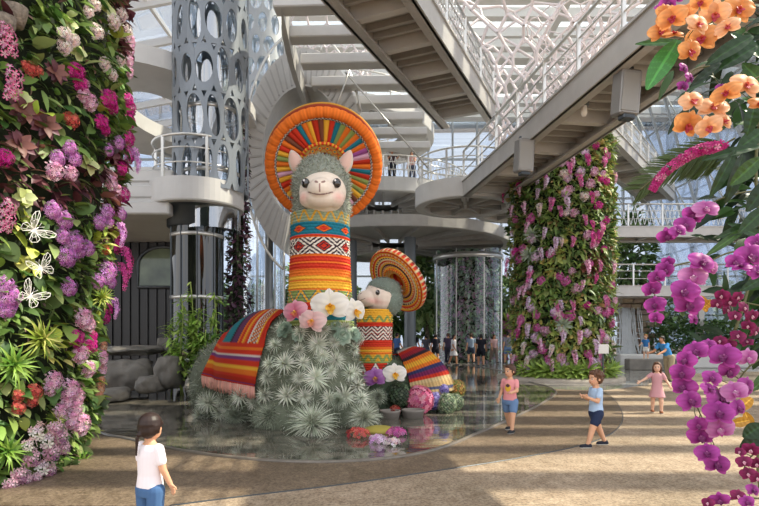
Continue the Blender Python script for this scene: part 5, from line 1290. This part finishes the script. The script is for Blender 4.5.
# ================================================================ people
M_SKIN = mat('skin', attr=True, rough=.55, spec=.35)
M_CLOTH = mat('cloth', attr=True, rough=.85, spec=.15)
M_HAIR = mat('hair', attr=True, rough=.5, spec=.4)
def person(label, px, Y, h, face, pose, skin, hair, top, bottom, shoes, voxel=.006, z0=0., head=.19, name='person', kind='shorts', hairkind='short', lean=0., yaw=0., group=None, sock=None, print_=None, width=1., sleeve=.55):
    """figure in local space facing -Y; pose: legL/legR (pitch, knee), armL/armR (pitch, out, elbow, inward) in degrees"""
    rad = math.radians; child = head > .16
    hip, knee, ank = (.46, .25, .045) if child else (.50, .275, .045)
    sh = .765 if child else .80
    LT, LS_ = (hip-knee)*h, (knee-ank)*h; UA, FA = (.145*h, .125*h) if child else (.165*h, .145*h)
    hw = .062*h*width; sw = (.098 if child else .105)*h*width
    tilt = Matrix.Rotation(rad(lean), 3, 'X'); pel = Vector((0, 0, hip*h))
    def up(v): return pel + tilt @ (Vector(v)-pel)
    J = {}; low = 1e9
    for s, k in ((1, 'L'), (-1, 'R')):
        p, b_ = pose.get('leg'+k, (0, 0))[:2]; o = pose.get('leg'+k, (0, 0, 2))[2] if len(pose.get('leg'+k, (0, 0))) > 2 else 2
        H = pel+Vector((s*hw, 0, -.01*h)); d = Vector((s*math.sin(rad(o)), -math.sin(rad(p)), -math.cos(rad(p)))); K = H+d*LT
        d2 = Vector((s*math.sin(rad(o))*.5, -math.sin(rad(p-b_)), -math.cos(rad(p-b_)))); A = K+d2*LS_
        J['hip'+k], J['knee'+k], J['ank'+k] = H, K, A; low = min(low, A.z-ank*h)
        a = pose.get('arm'+k, (0, 8, 12, 0)); S = up((s*sw, 0, (sh-.012)*h)); d = Vector((s*math.sin(rad(a[1])), -math.sin(rad(a[0]))*math.cos(rad(a[1])), -math.cos(rad(a[0]))*math.cos(rad(a[1]))))
        E = S+d*UA; pp = a[0]+a[2]; oo = a[1]-a[3]; d2 = Vector((s*math.sin(rad(oo)), -math.sin(rad(pp))*math.cos(rad(oo)), -math.cos(rad(pp))*math.cos(rad(oo)))); Wr = E+d2*FA
        J['sh'+k], J['el'+k], J['wr'+k], J['fd'+k] = S, E, Wr, d2
    off = Vector((0, 0, -low))
    for k in J:
        if not k.startswith('fd'): J[k] = J[k]+off
    pel = pel+off
    def up(v): v = Vector(v)+off; return pel + tilt @ (v-pel)
    root = thing(name, label, 'person', ((px-CX)/F*Y, Y, z0), group, rad(face))
    Hh = head*h; base = up((0, -.005*h, (.82 if child else .845)*h)); HC_ = base+Vector((0, -.01*h, .47*Hh)) if not child else up((0, -.012*h, (1-head*.5)*h))
    Ry = Matrix.Rotation(rad(yaw), 3, 'Z'); Rn = np.array(Ry)
    def hp(x, y, z): return HC_+Ry @ (Vector((x, y, z))*Hh)
    def torso(b, e, z_lo, z_hi, flare=0.):
        R = []
        for z, rx, ry in [(hip-.035, .092, .070), (hip+.03, .093, .072), (.56, .082, .064), (.64, .086, .066), (.70, .094, .066), (sh-.02, .098, .060), (sh+.012, .062, .045), (sh+.035, .036, .036)]:
            if z_lo <= z <= z_hi: R.append((up((0, 0, z*h)), (rx*h+e)*width*(.93 if not child else 1)*1.0+flare*max(0, .6-z)*h, (ry*h+e)+flare*max(0, .6-z)*h*.8))
        b.loft(R, 20)
    b = MB(); torso(b, 0, 0, 1)
    b.cap(up((0, 0, sh*h)), HC_+Vector((0, .02*h, -.25*Hh)), .036*h, .032*h, 10)
    b.ell(HC_+Ry @ (Vector((0, .04, .06))*Hh), np.array((.37, .43, .43))*Hh, 16, R=Rn); b.ell(hp(0, -.09, -.17), np.array((.29, .31, .32))*Hh, 14, R=Rn)
    b.ell(hp(0, -.41, -.10), np.array((.05, .07, .06))*Hh, 8, R=Rn); b.ell(hp(0, -.36, -.27), np.array((.10, .05, .03))*Hh, 8, R=Rn)
    for s in (-1, 1): b.ell(hp(s*.37, .06, -.06), np.array((.05, .10, .12))*Hh, 8, R=Rn)
    for s, k in ((1, 'L'), (-1, 'R')):
        tk = 1.0 if child else .95
        b.cap(J['hip'+k], J['knee'+k], .060*h*tk, .042*h*tk, 12); b.cap(J['knee'+k], J['ank'+k], .042*h*tk, .026*h, 12)
        b.cap(J['ank'+k]+Vector((0, .012*h, -.012*h)), J['ank'+k]+Vector((0, -.085*h, -.028*h)), .026*h, .020*h, 10)
        b.cap(J['sh'+k], J['el'+k], .034*h*tk, .026*h*tk, 10); b.cap(J['el'+k], J['wr'+k], .026*h*tk, .019*h*tk, 10)
        d = unit(J['fd'+k]); wr = J['wr'+k]; side = unit(d.cross(Vector((0, -1, .2)))) if abs(d.y) < .9 else Vector((1, 0, 0)); pn = unit(side.cross(d)); L = .05*h
        Rh = frame3(d, pn); b.ell(wr+d*L*.45, (.024*h, L*.55, .013*h), 10, R=Rh)
        for i, (o, l) in enumerate(((-.9, .75), (-.3, .92), (.3, .88), (.9, .68))):
            f0 = wr+d*L*.85+side*(o*.019*h); f1 = f0+d*L*.45*l-pn*.004*h; f2 = f1+unit(d-pn*.7)*L*.4*l; b.cap(f0, f1, .0075*h, .0070*h, 6); b.cap(f1, f2, .0070*h, .006*h, 6)
        t0 = wr+d*L*.25+side*(.02*h); t1 = t0+unit(d+side*1.1)*L*.5; b.cap(t0, t1, .009*h, .0075*h, 6); b.cap(t1, t1+d*L*.35, .0075*h, .0065*h, 6)
    sk = np.array(skin)
    def col(co):
        C = np.tile(sk, (len(co), 1)); r = ((co-np.array(HC_)) @ Rn)/Hh; fr = r[:, 1] < -.15
        for s in (-1, 1):
            d = np.sqrt(((r[:, 0]-s*.155)/1.25)**2+(r[:, 2]+.03)**2); C[(d < .050) & fr] = np.array(hx('#efe6df')); d = np.sqrt((r[:, 0]-s*.15)**2+(r[:, 2]+.03)**2); C[(d < .043) & fr] = np.array(hx('#2a1a12'))
            C[(np.abs(r[:, 0]-s*.16) < .09) & (np.abs(r[:, 2]-.085) < .018) & fr] = np.array(hair)*.8+.02
            d = np.sqrt((r[:, 0]-s*.2)**2+(r[:, 2]+.17)**2); w = (np.clip(1-d/.13, 0, 1)*.4*fr)[:, None]; C = C*(1-w)+np.array(hx('#d87a68'))*w
        C[(np.abs(r[:, 0]) < .10) & (np.abs(r[:, 2]+.27) < .022) & fr] = np.array(hx('#b0564c')); return C
    me = blob_mesh(b, 'body', voxel, col, 2); link('body', me, M_SKIN, root)
    vc = voxel*1.15
    def cmesh(b, nm, c, fn=None, it=2, m=None):
        me = blob_mesh(b, nm, vc, fn or (lambda co: np.tile(np.array(c), (len(co), 1))), it); return link(nm, me, m or M_CLOTH, root)
    e = .010*h+voxel*.5
    if kind == 'dress':
        b = MB(); R = []
        for z, rx, ry in [(.31, .15, .125), (.40, .125, .105), (.50, .098, .080), (.56, .088, .070), (.64, .092, .072), (.70, .100, .072), (sh-.02, .102, .066), (sh+.012, .066, .05)]: R.append((up((0, 0, z*h)), rx*h+voxel*.5, ry*h+voxel*.5))
        b.loft(R, 24)
        for k in 'LR': b.cap(J['sh'+k], J['sh'+k].lerp(J['el'+k], sleeve), .042*h, .040*h, 10)
        cmesh(b, 'dress', top)
    else:
        b = MB(); torso(b, e, hip-.04, sh+.02)
        for k in 'LR': b.cap(J['sh'+k], J['sh'+k].lerp(J['el'+k], sleeve), .036*h+voxel*.4, .036*h+voxel*.4, 10)
        fn = None
        if print_ is not None:
            def fn(co):
                C = np.tile(np.array(top), (len(co), 1)); r = (co-np.array(up((0, 0, .66*h))))/h
                d = np.sqrt((r[:, 0]/.045)**2+(r[:, 2]/.06)**2); C[(d < 1) & (r[:, 1] < 0)] = np.array(print_[0]); d = np.sqrt((r[:, 0]/.03)**2+((r[:, 2]-.03)/.025)**2); C[(d < 1) & (r[:, 1] < 0)] = np.array(print_[1]); return C
        cmesh(b, 'shirt', top, fn)
        b = MB(); R = [(up((0, 0, z*h)), rx*h+e*.9, ry*h+e*.9) for z, rx, ry in [(hip-.05, .088, .070), (hip, .095, .076), (hip+.05, .088, .068)]]; b.loft(R, 20)
        for k in 'LR':
            if kind == 'shorts': b.cap(J['hip'+k], J['hip'+k].lerp(J['knee'+k], .60), .066*h+voxel*.4, .058*h+voxel*.4, 12)
            else: b.cap(J['hip'+k], J['knee'+k], .064*h+voxel*.4, .050*h+voxel*.4, 12); b.cap(J['knee'+k], J['ank'+k]+Vector((0, 0, .01*h)), .050*h+voxel*.4, .040*h+voxel*.4, 12)
        cmesh(b, 'shorts' if kind == 'shorts' else 'trousers', bottom)
    for k in 'LR':
        if voxel > .012 and False: break
        b = MB(); A = J['ank'+k]; z = A.z-.045*h; b.cap((A.x, A.y+.018*h, z+.022*h), (A.x, A.y-.085*h, z+.018*h), .034*h, .031*h, 12); b.ell((A.x, A.y+.01*h, z+.035*h), (.034*h, .040*h, .030*h), 12)
        cl = np.array(shoes)
        def scol(co, z=z, cl=cl): C = np.tile(cl, (len(co), 1)); C[co[:, 2] < z+.014*h] = np.array(hx('#d8d4cc')); return C
        me = blob_mesh(b, 'shoe', voxel, scol, 1, clampz=max(0., z)); link('shoe', me, M_CLOTH, root)
    # hair
    b = MB(); hr = np.array(hair)
    if hairkind == 'bald': return root
    b.ell(hp(0, .09, .13), np.array((.41, .45, .41))*Hh, 16, R=Rn); b.ell(hp(0, .24, -.06), np.array((.36, .28, .34))*Hh, 14, R=Rn)
    for s in (-1, 1): b.ell(hp(s*.30, .12, .02), np.array((.12, .26, .26))*Hh, 10, R=Rn)
    random.seed(int(px)); 
    if hairkind in ('short', 'curly'):
        b.ell(hp(0, -.24, .33), np.array((.27, .14, .10))*Hh, 10, R=Rn)
    if hairkind == 'curly':
        for i in range(44):
            u = unit((random.gauss(0, 1), random.gauss(.35, .8), random.gauss(.55, .7))); b.ell(hp(.40*u.x, .09+.44*u.y, .12+.41*u.z), np.ones(3)*Hh*random.uniform(.08, .13), 8)
    if hairkind == 'long':
        for i in range(9):
            x = -.32+.08*i; b.cap(hp(x, .28, .0), hp(x*1.1, .24, -.85-.1*math.sin(i)), .12*Hh, .05*Hh, 8)
        for s in (-1, 1): b.cap(hp(s*.36, .0, .05), hp(s*.38, .02, -.62), .09*Hh, .05*Hh, 8); b.cap(hp(s*.08, -.22, .40), hp(s*.34, -.12, .0), .10*Hh, .07*Hh, 8)
    if hairkind == 'braid':
        b.ell(hp(.18, .46, -.22), np.ones(3)*.11*Hh, 8)
        for i in range(8): b.ell(hp(.24+.012*i, .50-.012*i, -.34-.085*i), np.array((.075-.005*i, .075-.005*i, .06))*Hh, 8)
        b.cap(hp(0, -.30, .20), hp(.30, -.16, .10), .09*Hh, .08*Hh, 8); b.cap(hp(0, -.30, .20), hp(-.30, -.16, .10), .09*Hh, .08*Hh, 8)
    if hairkind == 'bun': b.ell(hp(0, .42, .30), np.ones(3)*.17*Hh, 10)
    jit = (lambda co: np.clip(hr*(.75+.5*np.random.rand(len(co), 1)), 0, 1))
    me = blob_mesh(b, 'hair', voxel*1.05, jit, 1); link('hair', me, M_HAIR, root)
    return root
SKA, SKB, SKC = hx('#d9a583'), hx('#c08a68'), hx('#e2b498')
BR, BK, FAIR = hx('#4a2e1e'), hx('#1d1714'), hx('#b07840')
person('small girl in white T-shirt and blue jeans with dark braid, seen from behind', 150, 3.86, .96, 148, {'legL': (2, 4), 'legR': (-2, 2), 'armL': (4, 10, 8, 0), 'armR': (6, 10, 16, 0)}, SKA, hx('#2a1a15'), hx('#eee6ea'), hx('#4a6a94'), hx('#8a8a8a'), .0048, head=.20, kind='trousers', hairkind='braid', yaw=22, sleeve=.62)
person('boy in pink T-shirt with yellow print and denim shorts walking by the water', 510, 8.75, 1.06, -38, {'legL': (17, 8), 'legR': (-15, 10), 'armL': (18, 12, 62, 30), 'armR': (2, 12, 14, 0)}, SKA, BR, hx('#e89a9c'), hx('#6a86ac'), hx('#34363a'), .006, head=.19, yaw=-22, print_=(hx('#e0b040'), hx('#5a3a48')))
person('curly haired boy in light blue T-shirt and navy shorts holding his hands up', 596, 7.6, 1.05, -82, {'legL': (25, 8), 'legR': (-20, 6), 'armL': (16, 6, 96, 22), 'armR': (10, 6, 104, 22)}, SKA, hx('#5a3a26'), hx('#aec6e2'), hx('#2c3650'), hx('#2c2e38'), .006, head=.20, hairkind='curly', yaw=6)
person('little girl in pink dress and sandals with one arm stretched out', 657, 10.9, .99, -20, {'legL': (12, 14), 'legR': (-10, 4), 'armR': (24, 50, 24, 0), 'armL': (6, 30, 40, 10)}, SKC, hx('#5a3a26'), hx('#d09a9e'), hx('#d09a9e'), hx('#8a5a40'), .0065, head=.20, kind='dress', hairkind='long', yaw=-8)
person('adult in blue shirt and khaki trousers bending forward beside the kerb', 669, 18.2, 1.62, -70, {'legL': (6, 6), 'legR': (-6, 4), 'armL': (40, 10, 30, 10), 'armR': (36, 10, 40, 10)}, SKB, BK, hx('#4a92d0'), hx('#a89a80'), hx('#3a3a3a'), .011, head=.135, kind='trousers', lean=32, yaw=10)
person('small fair haired child in blue top standing on the stone kerb', 646, 24.6, 1.08, -40, {'legL': (8, 20), 'legR': (0, 0), 'armR': (20, 20, 40, 10)}, SKC, FAIR, hx('#3f7ab8'), hx('#e8e4de'), hx('#c8a890'), .011, z0=.5, head=.19, lean=8)
V = [('bald visitor in black T-shirt, nearest the small hat', 414, 30, 1.74, 150, BK, hx('#26262c'), hx('#3a3c44'), 'trousers', 'bald'), ('visitor in blue shirt just beside the small llama', 397, 28, 1.7, 120, BK, hx('#4a6aa0'), hx('#2c3040'), 'trousers', 'short'),
     ('dark haired visitor in grey top walking beside the bald visitor', 426, 31, 1.62, 170, BK, hx('#5a5a66'), hx('#4a5a78'), 'shorts', 'long'), ('visitor dressed all in dark clothes, alone before the far trees', 435.5, 30.5, 1.66, 180, BK, hx('#2a2a32'), hx('#2a2a30'), 'shorts', 'short'),
     ('visitor in purple-grey top beside the woman in pale dress', 448, 31, 1.7, 160, BR, hx('#4a4058'), hx('#3a3a4a'), 'trousers', 'bun'), ('woman in pale grey dress walking across the wet floor', 453.5, 28.5, 1.6, 60, BK, hx('#d8d4d6'), hx('#d8d4d6'), 'dress', 'long'),
     ('visitor in grey-blue vest before the glass cylinder', 471, 30.2, 1.68, 180, BR, hx('#8a9aac'), hx('#3a4250'), 'shorts', 'short'), ('visitor in black top and black shorts with bare legs', 481, 27.2, 1.64, 170, BK, hx('#26262e'), hx('#22232a'), 'shorts', 'long'),
     ('man in grey polo shirt and blue shorts walking away', 508, 29.5, 1.76, 180, BK, hx('#8a8a94'), hx('#6a86a8'), 'shorts', 'short'), ('far visitor in pale pink top behind the others', 494, 30.8, 1.62, 20, BR, hx('#d0a8a4'), hx('#8a7a70'), 'trousers', 'long'),
     ('far visitor in bright blue shirt beside the flower column', 514.5, 33.5, 1.68, 150, BK, hx('#4a7ac0'), hx('#3a3f50'), 'trousers', 'short')]
for i, (lab, px, Y, h, f, hr, t, bt, kd, hk) in enumerate(V):
    person(lab, px, Y, h, f, {'legL': (14, 8), 'legR': (-12, 10), 'armL': (-12, 8, 18, 0), 'armR': (14, 8, 22, 0)}, SKB if i % 2 else SKA, hr, t, bt, hx('#4a4a4e'), .016, head=.135, kind=kd, hairkind=hk)
person('visitor in dark top leaning at the upper gallery railing', 392, 29.0, 1.68, 10, {'armL': (40, 10, 50, 10), 'armR': (40, 10, 50, 10)}, SKB, BK, hx('#4a3a3c'), hx('#2a2c34'), hx('#333333'), .018, z0=9.5, head=.135, kind='trousers')
person('visitor in pale pink top standing at the upper gallery railing', 412, 29.2, 1.62, -20, {'armL': (30, 10, 60, 10)}, SKA, BR, hx('#d8a8a0'), hx('#5a5f70'), hx('#333333'), .018, z0=9.5, head=.135, kind='trousers', hairkind='long')
# ================================================================ orchids hanging in near the lens side
orchid_kind('orange', hx('#d07a34'), hx('#e8a566'), hx('#a02a4a'), hx('#c84a3a'), 41)
orchid_kind('apricot', hx('#df9a60'), hx('#f0bf96'), hx('#b03a5a'), hx('#d86a4a'), 42)
orchid_kind('purple', hx('#7a1468'), hx('#b84aa6'), hx('#5a0c4c'), hx('#a85a94'), 43)
orchid_kind('orchid_pink', hx('#a8408f'), hx('#d08abf'), hx('#a02a80'), hx('#dcb0cc'), 44)
orchid_kind('burgundy', hx('#6a1240'), hx('#92265e'), hx('#d88aa8'), hx('#e8c8d0'), 45, .8)
M_STEM = mat('orchid_stem', hx('#5a5a34'), .5); M_GLOSSLEAF = mat('glossy_leaf', attr=True, rough=.36, trans=.12, spec=.35)
def spray(name, label, stem, fl, Y, keys, nrm=(-.25, -1, .05), buds=(), seed=1, cat='orchid', sr=.0035, jit=.42):
    """stem px path; fl = [(px, py, r px)]"""
    random.seed(seed); sp_ = smooth_poly([W(x, y, Y+.03+.015*i) for i, (x, y) in enumerate(stem)], False, 6); root = thing(name, label, cat, sp_[0])
    q = MB(); m = len(sp_); q.tube(sp_, [sr*(1-.5*i/m) for i in range(m)], 7); wb(q, 'stem', M_STEM, root)
    for i, (px, py, r) in enumerate(fl):
        y = Y+random.uniform(-.06, .03); p = W(px, py, y); n = unit(Vector(nrm)+Vector((random.gauss(0, jit), 0, random.gauss(0, jit*.8))))
        key = keys[i % len(keys)]; f = bloom('flower', None, key, p-root.location, n, r*1.1/F*y, random.uniform(-.35, .35), parent=root)
        s = min(sp_, key=lambda v: (v-p).length); q = MB(); q.tube([s, s.lerp(p, .5)+Vector((0, .012, .004)), p+Vector((0, .006, 0))], .0016, 5); wb(q, 'pedicel', M_STEM, root)
    for px, py, r in buds:
        p = W(px, py, Y); q = MB(); q.ell(p, np.array((.7, .7, 1))*r/F*Y, 12, col=hx('#a84a94')); wb(q, 'bud', M_PETAL, root)
    return root
OR = ['orange', 'apricot']
spray('orchid_spray', 'orange orchid spray along the top corner, with peach coloured end blooms', [(775, -6), (745, 4), (722, 16), (700, 30), (684, 45)], [(739, 9, 15), (715, 14, 14), (701, 2, 10), (727, 27, 12), (702, 38, 15), (698, 24, 12), (690, 51, 12)], 1.9, OR, seed=2)
spray('orchid_spray', 'small darker orange orchid spray hanging furthest into the top, beside the lance leaf', [(715, -10), (695, 5), (675, 18), (660, 30)], [(672, 18, 14), (660, 32, 11), (674, 34, 10), (686, 12, 10), (664, 12, 8)], 1.98, ['orange'], seed=3)
spray('orchid_spray', 'lower orange orchid spray with large pale apricot blooms', [(775, 70), (752, 80), (728, 92), (706, 108), (686, 126)], [(746, 85, 15), (726, 93, 14), (713, 107, 15), (692, 101, 12), (688, 125, 14), (709, 127, 12), (723, 121, 11), (759, 104, 10)], 1.92, ['apricot', 'orange', 'apricot'], seed=4)
spray('orchid_spray', 'purple orchid spray reaching out below the palm frond', [(775, 190), (745, 192), (718, 200), (695, 214), (670, 232)], [(667, 236, 9), (685, 225, 10), (693, 215, 10), (706, 209, 12), (678, 231, 8)], 2.1, ['purple', 'purple', 'purple', 'orchid_pink'], seed=5)
spray('orchid_spray', 'purple orchid spray hanging lowest toward the hedge, with small blooms', [(690, 262), (675, 266), (662, 276), (655, 292), (655, 315)], [(665, 270, 9), (657, 277, 8), (652, 289, 9), (655, 305, 10), (656, 318, 7), (668, 262, 6)], 2.15, ['purple'], seed=6)
spray('orchid_spray', 'purple orchid cluster of large blooms above the arching spray', [(745, 250), (725, 254), (705, 266), (694, 285), (690, 308)], [(702, 262, 13), (693, 277, 13), (685, 291, 13), (689, 304, 14), (711, 268, 9), (694, 319, 7)], 2.0, ['purple', 'orchid_pink', 'purple'], seed=7)
spray('orchid_spray', 'purple orchid spray at the picture edge above the burgundy sprays', [(775, 262), (760, 258), (744, 262), (735, 268)], [(750, 256, 14), (741, 266, 10), (757, 243, 10), (735, 262, 9), (758, 272, 9)], 1.85, ['purple'], seed=8)
spray('orchid_spray', 'long arching purple orchid spray bending down in a curve', [(745, 352), (722, 352), (702, 356), (691, 368), (689, 385), (695, 402), (703, 420), (712, 440), (722, 464)], [(696, 351, 11), (686, 360, 10), (682, 373, 11), (684, 387, 12), (690, 401, 12), (701, 436, 12), (707, 453, 11), (717, 464, 12), (698, 425, 9), (709, 346, 8)], 1.95, ['purple'], seed=9, nrm=(-.45, -1, .1))
spray('orchid_spray', 'dense purple orchid cluster beside the yellow leaves, facing the sandy paving', [(775, 350), (750, 366), (735, 386), (726, 405), (720, 432)], [(724, 356, 14), (729, 371, 11), (735, 392, 12), (720, 401, 17), (719, 413, 14), (720, 429, 13), (746, 387, 11), (709, 389, 9), (748, 358, 10), (738, 408, 10), (712, 378, 9)], 1.9, ['purple', 'purple', 'orchid_pink'], seed=10)
spray('orchid_spray', 'burgundy orchid spray with small dark blooms at mid height', [(775, 308), (752, 304), (735, 300), (720, 296)], [(722, 296, 7), (730, 302, 7), (717, 304, 6), (738, 297, 6), (727, 310, 6), (744, 308, 7), (735, 316, 6), (752, 316, 7), (748, 326, 6)], 2.05, ['burgundy'], seed=11, jit=.5)
spray('orchid_spray', 'burgundy orchid spray low down beside the broad leaves', [(775, 445), (760, 450), (748, 460), (742, 474)], [(751, 450, 8), (744, 462, 7), (757, 464, 7), (748, 474, 7), (757, 478, 7), (740, 452, 5)], 1.9, ['burgundy'], seed=12, jit=.5)
spray('orchid_spray', 'lowest purple and burgundy orchid sprig at the bottom corner', [(775, 500), (750, 498), (728, 500), (712, 505)], [(720, 500, 9), (738, 496, 7), (753, 490, 7), (708, 503, 6), (747, 502, 7)], 1.85, ['purple', 'burgundy'], seed=13, jit=.5)
spray('orchid_spray', 'magenta orchid sprig peeping out at the very top beside the orange spray', [(690, -12), (676, -4), (665, 4)], [(668, 3, 8), (661, 7, 6), (676, -2, 7)], 2.2, ['purple'], seed=14)
spray('orchid_spray', 'magenta orchid sprig half hidden between the two orange sprays', [(710, 66), (694, 70), (684, 84)], [(684, 68, 6), (690, 78, 7), (683, 86, 6), (722, 88, 6)], 2.25, ['purple'], seed=15)
spray('orchid_spray', 'burgundy orchid sprig trailing above the dense purple cluster', [(775, 330), (755, 334), (735, 340), (718, 342)], [(720, 341, 6), (730, 345, 6), (738, 336, 7), (747, 342, 6), (755, 332, 7)], 2.1, ['burgundy'], seed=16, jit=.6)
# foxtail spray
random.seed(6); pth = smooth_poly([W(x, y, 2.2+.02*i) for i, (x, y) in enumerate([(735, 138), (720, 146), (700, 150), (681, 160), (663, 174), (652, 190)])], False, 8)
t = thing('foxtail_orchid', 'dense arching magenta foxtail orchid spray over the palm frond', 'orchid', pth[0]); q = MB(); q.tube(pth, .004, 6); wb(q, 'stem', M_STEM, t)
q = MB()
for i in range(150):
    k = random.uniform(.16, .999)*(len(pth)-1); j = min(int(k), len(pth)-2); p = pth[j].lerp(pth[j+1], k-j); d = unit((pth[j+1]-pth[j])); a = random.random()*6.28; x = unit(d.orthogonal()); n = unit(x*math.cos(a)+d.cross(x)*math.sin(a)+Vector((0, -.5, 0)))
    rr = .022*(1.15-.55*k/len(pth)); floret(q, p+n*rr, n, .013, cj(random.choice([hx('#c82a86'), hx('#d8509c'), hx('#b01a72'), hx('#e890b8')]), .12))
wb(q, 'blossoms', M_PETAL, t)
# leaves of the plants
OP = thing('orchid_plant', 'dark glossy orchid leaves massed behind the orange and purple sprays', 'plant', W(760, 150, 2.3))
def big_leaf(base, tip, w, Y, c, parent, name='leaf', bend=.12, dy=.0, veins=True):
    a, b_ = W(*base, Y), W(*tip, Y+dy); d = b_-a; L = d.length; nn = Vector((random.gauss(0, .25), -1, random.gauss(.35, .2))); R = frame3(d, nn); hw = w/F*Y; q = MB()
    def fn(u, v):
        s = (u-.5)*2; ww = hw*math.sin(PI*min(1, v*.93+.05))**.75; return Vector(R @ np.array([ww*s, L*v, -bend*L*v*v+.25*ww*abs(s)+.0012*math.sin(v*30)*(1-abs(s))]))+a
    c = np.array(c)
    def cf(u, v):
        s = abs(u-.5)*2
        if s < .09: return np.minimum(1, c*1.9)
        return np.minimum(1, c*1.45) if veins and abs(((v*9-s*.9) % 1)-.5) > .43 else c
    q.grid(fn, 24, 40, cf); o = wb(q, name, M_GLOSSLEAF, parent); return o
random.seed(8); DG, MG = hx('#233d1d'), hx('#365427')
for base, tip, w, Y in [((753, 36), (709, 60), 8, 2.1), ((757, 46), (721, 66), 8, 2.15), ((721, 63), (690, 84), 5, 2.1), ((690, 106), (668, 132), 4, 2.0), ((755, 104), (748, 134), 7, 2.0), ((735, 150), (713, 196), 6, 2.1), ((743, 154), (729, 202), 7, 2.1), ((762, 146), (705, 156), 5, 2.1), ((760, 158), (733, 184), 8, 2.0), ((762, 222), (718, 236), 5, 2.1), ((748, 227), (707, 254), 4, 2.1),
                         ((743, 157), (717, 190), 7, 2.15), ((768, 206), (740, 232), 7, 2.05), ((762, 425), (744, 437), 8, 1.95), ((764, 436), (741, 449), 8, 1.95), ((764, 60), (735, 30), 7, 2.2), ((765, 130), (738, 148), 8, 2.15), ((770, 180), (748, 210), 8, 2.05), ((766, 276), (742, 290), 5, 2.1), ((768, 320), (748, 340), 6, 2.1), ((740, 75), (724, 104), 6, 2.2), ((769, 240), (731, 222), 5, 2.2), ((768, 90), (744, 62), 8, 2.25), ((775, 370), (752, 390), 6, 2.1)]:
    big_leaf(base, tip, w, Y, cj(random.choice([DG, DG, MG, hx('#1c3018')]), .15), OP)
for base, tip, w, Y in [((752, 398), (738, 410), 6, 2.0), ((750, 420), (731, 424), 5, 2.0), ((745, 412), (752, 430), 5, 2.0), ((700, 296), (708, 312), 5, 2.08), ((712, 300), (704, 308), 4, 2.08)]:
    o = big_leaf(base, tip, w, Y, hx('#d09a3a'), OP, veins=False); o['label'] = 'yellowed leaf'
q = MB(); random.seed(31)
for i in range(420):
    px, py = 800-abs(random.gauss(0, 38)), random.uniform(-20, 350); p = W(px, py, random.uniform(2.3, 2.75)); d = unit((random.gauss(-.7, .6), random.gauss(-.2, .4), random.gauss(-.2, .6))); q.tpl(random.choice((LEAF, LEAFN)), frame3(d, (0, -.6, .7)), p, random.uniform(.07, .16), cj(random.choice([DG, hx('#1a2c17'), MG, hx('#22381d')]), .2))
o = wb(q, 'small_leaves', M_GLOSSLEAF, OP); o['kind'] = 'stuff'
for i, pp in enumerate([[(790, 20), (765, 90), (756, 170), (764, 260), (775, 340)], [(790, 120), (770, 200), (745, 300), (735, 330)], [(780, 340), (764, 400), (758, 470), (768, 520)]]):
    q = MB(); q.tube(smooth_poly([W(x, y, 2.3) for x, y in pp], False), .006, 7); wb(q, 'stem', M_STEM, OP)
LL = thing('lance_leaf', 'single bright green lance leaf with pale veins hanging beside the orange orchids', 'leaf', W(678, 40, 2.0))
big_leaf((678, 40), (647, 88), 11, 2.0, hx('#3f7a3a'), LL, 'blade', .05); q = MB(); q.tube([W(678, 40, 2.0), W(692, 32, 2.05), W(712, 24, 2.15)], .003, 6); wb(q, 'stalk', M_STEM, LL)
LL = thing('lance_leaf', 'narrow dark green leaf pointing out level above the lance leaf', 'leaf', W(682, 42, 2.1)); big_leaf((682, 42), (636, 43), 4, 2.1, hx('#3a5f30'), LL, 'blade', .04)
# palm frond
PF = thing('palm_frond', 'feathery green palm frond behind the foxtail orchid', 'palm frond', W(730, 150, 2.6)); pts = smooth_poly([W(x, y, 2.6) for x, y in [(745, 146), (715, 152), (688, 160), (662, 172), (640, 190)]], False, 8)
q = MB(); q.tube(pts, .004, 6); wb(q, 'stalk', M_STEM, PF); q = MB(); random.seed(2)
for i in range(4, len(pts)-1):
    d = unit(pts[i+1]-pts[i])
    for s in (-1, 1):
        for k in (0, .5):
            l = .17*(1-.5*i/len(pts)); dd = unit(d*.9+Vector((0, random.gauss(0, .15), s*.8))+Vector((0, 0, -.15))); q.tpl(LEAFN, frame3(dd, (0, -1, .3)), pts[i].lerp(pts[i+1], k), (l*.28, l, l), cj(hx('#54683c'), .15))
wb(q, 'leaflets', M_LEAF, PF)
